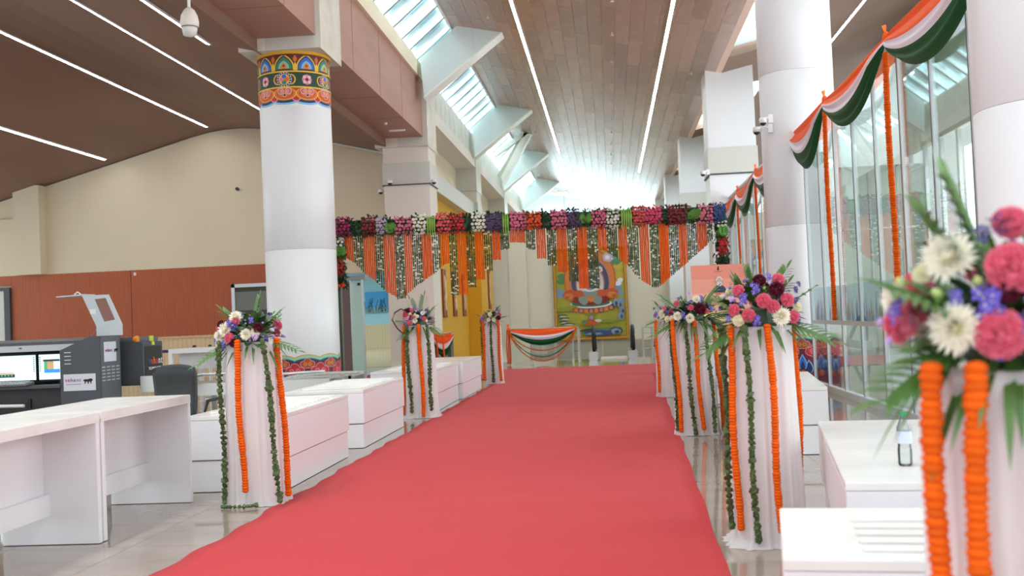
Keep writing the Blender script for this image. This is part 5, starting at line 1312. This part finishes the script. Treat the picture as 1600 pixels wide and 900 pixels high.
# ------------------------------------------------------------------ SECURITY SCANNER ZONE (left)
LOGO_R = [flat('logo_' + n, c) for n, c in (('crimson', (180, 50, 70)), ('violet', (110, 70, 130)), ('grey', (130, 130, 136)), ('red', (220, 60, 50)), ('orange', (236, 130, 40)), ('blue', (60, 110, 190)), ('white', (236, 236, 240)), ('black', (24, 24, 26)))]
CR, VI, GY, RE, OR, BU, WHT, BK = LOGO_R
def logo_text(parent, loc, rot, size, cols, M=None):
    """the word vehant, one mesh per letter"""
    x = 0; adv = dict(v=.52, e=.58, h=.60, a=.58, n=.60, t=.38)
    Rm = Euler(rot).to_matrix()
    for ch, c in zip('vehant', cols):
        p = Vector(loc) + Rm @ Vector((x * size, 0, 0))
        text_mesh('letter', ch, size, c, parent, p, rot, .001, .008 * size)
        x += adv[ch]
    return x * size
def beast(parent, loc, rot, s):
    body = [(-1, .1), (-.8, .35), (-.5, .42), (0, .38), (.35, .5), (.75, .55), (1, .3), (.95, .05), (.75, 0), (.7, -.5), (.5, -.5), (.5, -.1), (.2, -.12), (.15, -.5), (-.05, -.5), (-.1, -.1), (-.4, -.08), (-.55, -.5), (-.75, -.5), (-.65, 0), (-.85, .0)]
    mb = MB(); c = (0, .15)
    mb.add([(x * s, y * s, 0) for x, y in body], [tuple(range(len(body)))], 0)
    o = mb.build('walking_beast_emblem', BK, parent); o.location = loc; o.rotation_euler = rot
def console():
    t = thing('scanner_console', 'charcoal baggage scanner operator console with two monitors', 'console', (-6.11, 12.55, 0), 0)
    th = -radians(28)     # left face turned towards the left
    # cabinet with sloping top-left shoulder, built in local frame: corner at origin
    a = Vector((-1, 0, 0)); b = Vector((0, 1, 0))
    prof_ = [(0, 0.02), (.50, .02), (.50, 1.19), (.12, 1.345), (0, 1.345)]
    vs = [a * p[0] + Vector((0, 0, p[1])) for p in prof_] + [a * p[0] + b * .55 + Vector((0, 0, p[1])) for p in prof_]
    MB().add(vs, [(0, 1, 2, 3, 4), (9, 8, 7, 6, 5)] + [(i, i + 5, (i + 1) % 5 + 5, (i + 1) % 5) for i in range(5)]).build('cabinet', DKGREY, t)
    Mr = Matrix(((a.x, b.x, 0, 0), (a.y, b.y, 0, 0), (0, 0, 1, 0), (0, 0, 0, 1)))
    MB().box(-.004, 0, .02, .53, .05, 1.335, 0, Mr).build('right_side_panel', DKGREY2, t)
    # stickers
    rot = (pi / 2, 0, 0)
    MB().box(.06, .46, -.004, 0, .70, .90, 0, Mr).build('sticker', flat('sticker_pale', (214, 214, 224)), t)
    na = -a
    def onleft(d, z, o=.006): return a * d - b * o + Vector((0, 0, z))
    logo_text(t, onleft(.44, .81), rot, .062, [CR, CR, VI, VI, GY, GY])
    for z, w in ((.775, .19),): MB().box(.24, .43, -.0055, -.004, z, z + .006, 0, Mr).build('small_print', GY, t)
    beast(t, onleft(.155, .81), rot, .06)
    MB().box(.22, .36, -.012, .0, .50, .56, 0, Mr).build('latch', BLACK, t)
    for i in range(4): MB().box(.36, .44, -.008, 0, 1.02 + i * .045, 1.032 + i * .045, 0, Mr).build('vent_slot', SILVER, t)
    rot2 = (pi / 2, 0, pi / 2)
    def onright(d, z, o=.008): return b * d - a * o + Vector((0, 0, z))
    MB().box(-.008, 0, .10, .42, 1.03, 1.27, 0, Mr).build('sticker', flat('sticker_pale', (214, 214, 224)), t)
    logo_text(t, onright(.12, 1.15, .012), rot2, .058, [CR, CR, VI, VI, GY, GY]); beast(t, onright(.37, 1.16, .012), rot2, .045)
    for i in range(5):
        for j in range(4): MB().box(-.008, 0, .04 + j * .125, .12 + j * .125, .80 + i * .04, .812 + i * .04, 0, Mr).build('vent_slot', SILVER, t)
    # hood, screen bay, desk
    MB().prism([(0, 1.30), (.42, 1.335), (.42, 1.20), (-.05, 1.20), (-.05, 1.22)], -3.2, -.10, 'x').build('hood', DKGREY, t).location = (0, .17, 0)
    MB().box(-3.2, -.30, .10, .13, 1.19, 1.265).build('hood_strip', SILVER, t)
    MB().lathe([(.018, 0), (.018, .01)], 10).build('camera_dot', BLACK, t).location = (-1.05, .10, 1.23)
    t.children[-1].rotation_euler = (pi / 2, 0, 0)
    MB().box(-3.2, -.05, .62, .66, .1, 1.2).build('back_panel', BLACK, t)
    MB().box(-3.2, -.5, -.02, .66, .745, .78).build('desk_shelf', DKGREY, t)
    MB().box(-3.2, -.5, .12, .6, .05, .745).build('lower_cabinet', mat('near_black_panel', (48, 46, 48), .5), t)
    MB().box(-.98, -.94, .10, .12, .50, .62).build('cabinet_handle', BLACK, t)
    MB().tube([(-3.2, -.12, .60), (-.9, -.12, .55)], .02, 8).tube([(-1.37, -.12, .58), (-1.37, -.12, 0)], .02, 8).build('foot_rail', WHITE, t)
    for x0, x1, c in ((-1.47, -.93, 0), (-.91, -.37, 1)):
        m_ = box('monitor', BLACK, x0, x1, .25, .29, .82, 1.16, t, bevel=.006)
        sc = box('screen', mat('lit_screen', (216, 240, 238), .4, emit=.85), x0 + .012, x1 - .012, .243, .25, .84, 1.145, m_)
        MB().box((x0 + x1) / 2 - .08, (x0 + x1) / 2 + .08, .2, .36, .78, .785).box((x0 + x1) / 2 - .03, (x0 + x1) / 2 + .03, .29, .32, .78, .9).build('stand', BLACK, m_)
        g = MB()
        if c == 0:
            g.box(x0 + .06, x0 + .26, .240, .243, .88, .92, 0).box(x0 + .07, x0 + .25, .238, .240, .925, .94, 1)
            for q in range(4): g.box(x0 + .085 + q * .042, x0 + .105 + q * .042, .237, .239, .895, .915, 2)
        else:
            g.box(x0 + .08, x0 + .2, .240, .243, .96, 1.07, 3).box(x0 + .08, x0 + .12, .238, .24, .96, 1.06, 2).box(x0 + .08, x0 + .28, .2375, .24, .92, .965, 4).box(x0 + .07, x0 + .28, .236, .24, 1.06, 1.085, 0)
        for q in range(8): g.box((x1 - .04) if c == 0 else (x0 + .02), (x1 - .025) if c == 0 else (x0 + .035), .240, .243, .94 + q * .024, .952 + q * .024, 0)
        g.build('screen_image', [mat('img_dark', (60, 70, 80), .5, emit=.3), mat('img_orange', (220, 160, 110), .5, emit=.5), mat('img_green', (90, 180, 120), .5, emit=.5), mat('img_salmon', (210, 170, 120), .5, emit=.5), mat('img_blue', (60, 150, 220), .5, emit=.6)], sc)
    kb = MB().prism([(-.08, .785), (.12, .785), (.12, .83), (-.08, .80)], -1.33, -.89, 'x').build('control_keyboard', mat('keyboard_grey', (110, 112, 110), .5), t, bevel=.006)
    ky = MB()
    for i in range(12):
        for j in range(4): ky.box(-1.30 + i * .032, -1.278 + i * .032, -.06 + j * .04, -.035 + j * .04, .806 + j * .006, .815 + j * .008)
    ky.build('keys', SILVER, kb)
    return t
console()
# raised clear hood over console
t = thing('raised_lid', 'raised silver lid with window standing on the scanner console', 'lid', (-6.11, 12.75, 1.345))
u = [(-.32, .48), (.02, .47), (.17, .10), (.165, -.0), (-.14, -.0), (-.15, .10), (-.32, .48)]
outer = [(-.30, .50), (.03, .50), (.19, .13), (.19, .0), (-.13, .0), (-.13, .12)]
inner = [(-.14, .45), (.0, .46), (.11, .19), (-.03, .17)]
m_ = MB()
def ringplate(out, inn, y0, y1, mb):
    # connect outer polygon to inner quad using nearest pairing
    q = [(-.13, .12), (-.30, .50), (.03, .50), (.19, .13)]; r_ = [inner[3], inner[0], inner[1], inner[2]]
    for i in range(4):
        a, b, c, d_ = q[i], q[(i + 1) % 4], r_[(i + 1) % 4], r_[i]
        mb.prism([a, b, c, d_], y0, y1)
    mb.prism([(-.13, .0), (-.13, .12), (.19, .13), (.19, .0)], y0, y1)
ringplate(outer, inner, 0, .03, m_)
m_.build('lid_plate', SILVER, t)
MB().prism(inner, .012, .016).build('lid_window', glass_mat('lid_glass', (.75, .62, .56), 1.0), t)
MB().prism([(-.63, .49), (-.28, .50), (-.28, .52), (-.63, .505)], 0, .30).build('flap', SILVER, t)
MB().tube([(-.42, .05, .52), (-.38, .05, .55), (-.34, .05, .52)], .008, 6).build('flap_handle', WHITE, t)
MB().tube([(-.20, .02, -.0), (-.13, .02, .08)], .008, 6).build('stay', STEEL, t)
MB().box(-.2, -.13, -.003, 0, .27, .33).build('paper_tag', flat('tag_pale', (224, 224, 224)), t)

t = thing('baggage_scanner', 'dark grey baggage scanner body with lettering beside the console', 'scanner', (-5.92, 13.25, 0))
box('housing', DKGREY, -.6, 0, 0, .60, .70, 1.25, t, bevel=.01)
box('top_housing', DKGREY2, -.7, -.10, .02, .8, 1.25, 1.31, t, bevel=.01)
box('end_wall', DKGREY, -.02, .03, 0, .62, .66, 1.245, t, bevel=.008)
box('curtain_recess', BLACK, .028, .036, .06, .56, .68, 1.19, t)
logo_text(t, (.042, .15, .96), (pi / 2, 0, pi / 2), .13, [BU, RE, OR, RE, WHT, WHT])
text_mesh('lettering', 'TECHNOLOGIES', .052, WHT, t, (.042, .14, .885), (pi / 2, 0, pi / 2), .001, .0006)
eb = MB().lathe([(.03, 0), (.045, .03), (.045, .06), (.0, .065)], 14).build('emergency_button', flat('button_orange', (236, 140, 30)), t); eb.location = (-.10, .04, 1.28); eb.rotation_euler = (0, pi / 2, 0)
box('green_sign', flat('sign_lime', (200, 214, 70)), -.1, -.09, .5, .62, 1.25, 1.32, t)
box('green_sign', flat('sign_lime', (200, 214, 70)), .03, .036, .28, .36, 1.20, 1.245, t)
box('steel_bracket', STEEL, .04, .24, -.12, .0, .62, .82, t, bevel=.005)
box('base', BLACK, -.55, -.02, .05, .58, 0, .5, t)

t = thing('roller_conveyor', 'stainless steel roller conveyor running behind the low counters', 'conveyor', (-5.84, 13.95, 0))
for s in (0, 1): box('side_rail', STEEL, 0, 2.15, s * .7, s * .7 + .05, .50, .66, t)
for i in range(20): MB().tube([(.1 + i * .1, .05, .63), (.1 + i * .1, .7, .63)], .03, 8).build('roller', STEEL, t)
for x_ in (.3, 1.5, 2.05):
    for s in (0, 1): box('leg', STEEL, x_, x_ + .05, s * .7, s * .7 + .05, 0, .5, t)
MB().tube([(.35, -.02, .66), (.30, -.02, .74), (.45, -.02, .78), (1.1, -.02, .78)], .018, 8).tube([(1.35, -.02, .67), (1.42, -.02, .74), (2.1, -.02, .76)], .018, 8).build('guard_rail', ALU, t, smooth=True)
t = thing('roller_conveyor', 'second steel conveyor end in front of the painted column base', 'conveyor', (-4.75, 15.3, 0))
box('side_rail', STEEL, 0, 1.05, 0, .05, .50, .62, t); box('side_rail', STEEL, 0, 1.05, .7, .75, .50, .66, t)
for i in range(11): MB().tube([(.05 + i * .095, .05, .61), (.05 + i * .095, .7, .61)], .03, 8).build('roller', STEEL, t)
for x_ in (0, .98): box('leg', BLACK, x_, x_ + .04, .0, .04, 0, .62, t)

t = thing('tall_white_table', 'tall white open frame table in front of the pine wainscot', 'table', (-7.84, 18.7, 0))
box('top', WHITE, 0, .98, 0, 1.5, .97, 1.05, t, bevel=.004)
for a_, b_ in ((0, .07), (.87, .98)):
    box('leg', WHITE, a_, b_, 0, .08, .004, .97, t); box('leg', WHITE, a_, b_, 1.4, 1.48, .004, .97, t)
box('side_panel', WHITE, .88, .98, .08, 1.4, .004, .97, t); box('apron', WHITE, .07, .87, .3, .34, .68, .97, t)
for i, (x, y, lb) in enumerate(((-8.42, 21.4, 'queue barrier post seen through the tall white table, left one'), (-8.02, 21.2, 'queue barrier post seen through the tall white table, right one'))):
    t = thing('queue_post', lb, 'barrier post', (x, y, 0), 0, 'queue barrier posts')
    MB().lathe([(.17, 0), (.17, .015), (.03, .04)], 20).build('base', STEEL, t); MB().tube([(0, 0, .03), (0, 0, .98)], .03, 10).build('post', STEEL, t)
    MB().lathe([(.035, .96), (.04, 1.04), (.03, 1.07), (0, 1.075)], 12).build('head', BLACK, t)
    if i == 0: MB().box(-1.1, .4, -.003, .003, .94, 1.0).build('belt', flat('belt_indigo', (50, 40, 110)), t)

t = thing('office_chair', 'black leather office chair behind the white desk', 'chair', (-4.29, 10.4, 0), radians(-8))
def cushion(mb, w, h, d, top_arch=.03, n=10):
    vs = []; fs = []
    for k, off in ((0, -d / 2), (1, d / 2)):
        for j in range(n + 1):
            v = j / n
            for i in range(n + 1):
                uu = i / n * 2 - 1
                wd = w * (1 - .10 * (1 - v)) * (1 - .05 * (max(0, v - .85) / .15) ** 2)
                z = v * h + top_arch * (1 - uu * uu) * v
                e = min(1, (1 - abs(uu)) * 6, v * 8, (1 - v) * 8) ** .5
                vs.append((uu * wd, off * (.45 + .55 * e) + .04 * uu * uu * -1 + .03 * sin(v * 3), z))
    N_ = n + 1
    for j in range(n):
        for i in range(n):
            a = j * N_ + i; fs.append((a, a + 1, a + N_ + 1, a + N_)); b = a + N_ * N_; fs.append((b, b + N_, b + N_ + 1, b + 1))
    for i in range(n):
        for a, b in ((i, i + 1), (n * N_ + i + 1, n * N_ + i), (i * N_ + N_, i * N_), (i * N_ + n, i * N_ + n + N_)): fs.append((b, a, a + N_ * N_, b + N_ * N_))
    mb.add(vs, fs)
    return mb
b_ = cushion(MB(), .235, .52, .09, .035).build('backrest', LEATHER, t, smooth=True); b_.location = (0, 0, .48)
MB().box(-.23, .23, .02, .5, .42, .52).build('seat', LEATHER, t, bevel=.035)
for s in (-1, 1): MB().tube([(s * .24, .05, .45), (s * .29, .08, .66), (s * .29, .34, .67), (s * .25, .4, .45)], .018, 8).build('armrest', BLACK, t, smooth=True)
MB().tube([(0, .25, .08), (0, .25, .44)], .028, 10).build('gas_lift', STEEL, t)
for i in range(5):
    a_ = 2 * pi * i / 5 + .3; MB().tube([(0, .25, .10), (.28 * cos(a_), .25 + .28 * sin(a_), .07)], [.025, .016], 8).sphere((.28 * cos(a_), .25 + .28 * sin(a_), .032), .03, 8, 6).build('caster_leg', BLACK, t)

t = thing('portal_frame', 'grey walk-through frame with brown and pale green panels behind the painted column', 'frame', (-6.0, 24.0, .022))
MB().box(-.12, 0, 0, .5, 0, 2.33).box(-.12, .55, 0, .5, 2.33, 2.42).build('frame', mat('portal_grey', (138, 142, 144), .4, metal=.4), t)
for i in range(6): box('brown_slat', mat('portal_brown', (124, 100, 96), .5), .02 + i * .028, .044 + i * .028, .02, .06, .02, 2.30, t)
box('green_panel', mat('pale_green_leaf', (186, 216, 204), .35), .22, .46, .0, .03, .02, 2.27, t)
MB().box(.20, .22, 0, .06, 0, 2.33).box(.46, .50, 0, .06, 0, 2.33).build('frame_bar', ALU, t)
box('hinge_box', BLACK, .38, .44, -.03, 0, 2.2, 2.26, t)

# ------------------------------------------------------------------ CAMERAS, EXTINGUISHER
def dome(x, y, z, label, r=.075, arm=None):
    t = thing('dome_camera', label, 'camera', (x, y, z), 0, 'small dome security cameras')
    MB().lathe([(r, 0), (r, .06), (r * .8, .09), (0, .095)], 16).build('housing', WHITE, t, smooth=True)
    MB().lathe([(0, -r * .75), (r * .5, -r * .62), (r * .8, -r * .3), (r * .85, 0)], 16).build('smoked_dome', mat('smoked', (40, 36, 40), .15), t, smooth=True)
    if arm: MB().tube([(0, 0, .07), (arm[0] * .6, arm[1] * .6, .10), (arm[0], arm[1], .08)], .018, 8).box(arm[0] - .04, arm[0] + .04, arm[1] - .04, arm[1] + .04, .0, .15).build('arm', WHITE, t)
dome(-5.92, 29.66, 5.22, 'dome camera on the front of the left square pier band')
dome(-4.72, 29.85, 5.20, 'dome camera on the right corner of the left square pier')
dome(-6.26, 30.0, 5.02, 'dome camera tucked at the left edge of the left square pier')
dome(2.66, 29.7, 5.0, 'dome camera on the corner of the right square pier', .075, (.15, .1))
dome(2.75, 18.9, 4.50, 'upper dome camera on the bracket of the white column', .065, (.14, .08))
dome(2.63, 18.85, 4.34, 'lower dome camera on the bracket of the white column', .065, (.25, .15))
t = thing('bullet_camera', 'small dark camera on the cream end wall of the left hall', 'camera', (-10.75, 31.0, 5.48))
MB().tube([(0, 0, 0), (0, .12, 0)], .05, 10).build('body', BLACK, t); MB().box(-.03, .09, .1, .16, -.05, .05).build('mount', WHITE, t)
t = thing('hanging_camera', 'white egg-shaped dome camera hanging from the ceiling at top left', 'camera', (-5.42, 14.0, 5.28))
MB().lathe([(.0, -.0), (.085, .02), (.10, .09), (.105, .13)], 24).build('lower_dome', mat('camera_pearl', (214, 212, 204), .25), t, smooth=True)
MB().lathe([(.108, .13), (.12, .14), (.125, .19), (.11, .28), (.07, .36), (.025, .40)], 24).build('upper_shell', mat('camera_shell', (226, 222, 210), .35), t, smooth=True)
MB().lathe([(.109, .125), (.112, .14)], 24).build('ring', BLACK, t); MB().tube([(0, 0, .38), (0, 0, 1.19)], .022, 8).build('stalk', WHITE, t)
t = thing('fire_extinguisher', 'red fire extinguisher with black hose mounted on the square pier', 'fire extinguisher', (-5.63, 29.68, 1.15))
MB().lathe([(.07, 0), (.085, .02), (.085, .42), (.06, .49), (.03, .51)], 20).build('cylinder', mat('extinguisher_red', (196, 40, 62), .3), t, smooth=True)
MB().tube([(0, 0, .50), (-.12, -.02, .58), (-.30, -.03, .48), (-.38, -.03, .28), (-.25, -.03, .05), (-.08, -.04, -.12)], .018, 8).build('hose', BLACK, t, smooth=True)
MB().lathe([(.03, .50), (.03, .56)], 10).box(-.02, .12, -.02, .02, .55, .58).box(-.07, .12, -.05, .07, -.14, -.02).build('valve_and_bracket', BLACK, t)
MB().lathe([(.086, .18), (.086, .34)], 20).build('paper_label', mat('ext_label', (206, 150, 170), .5), t)
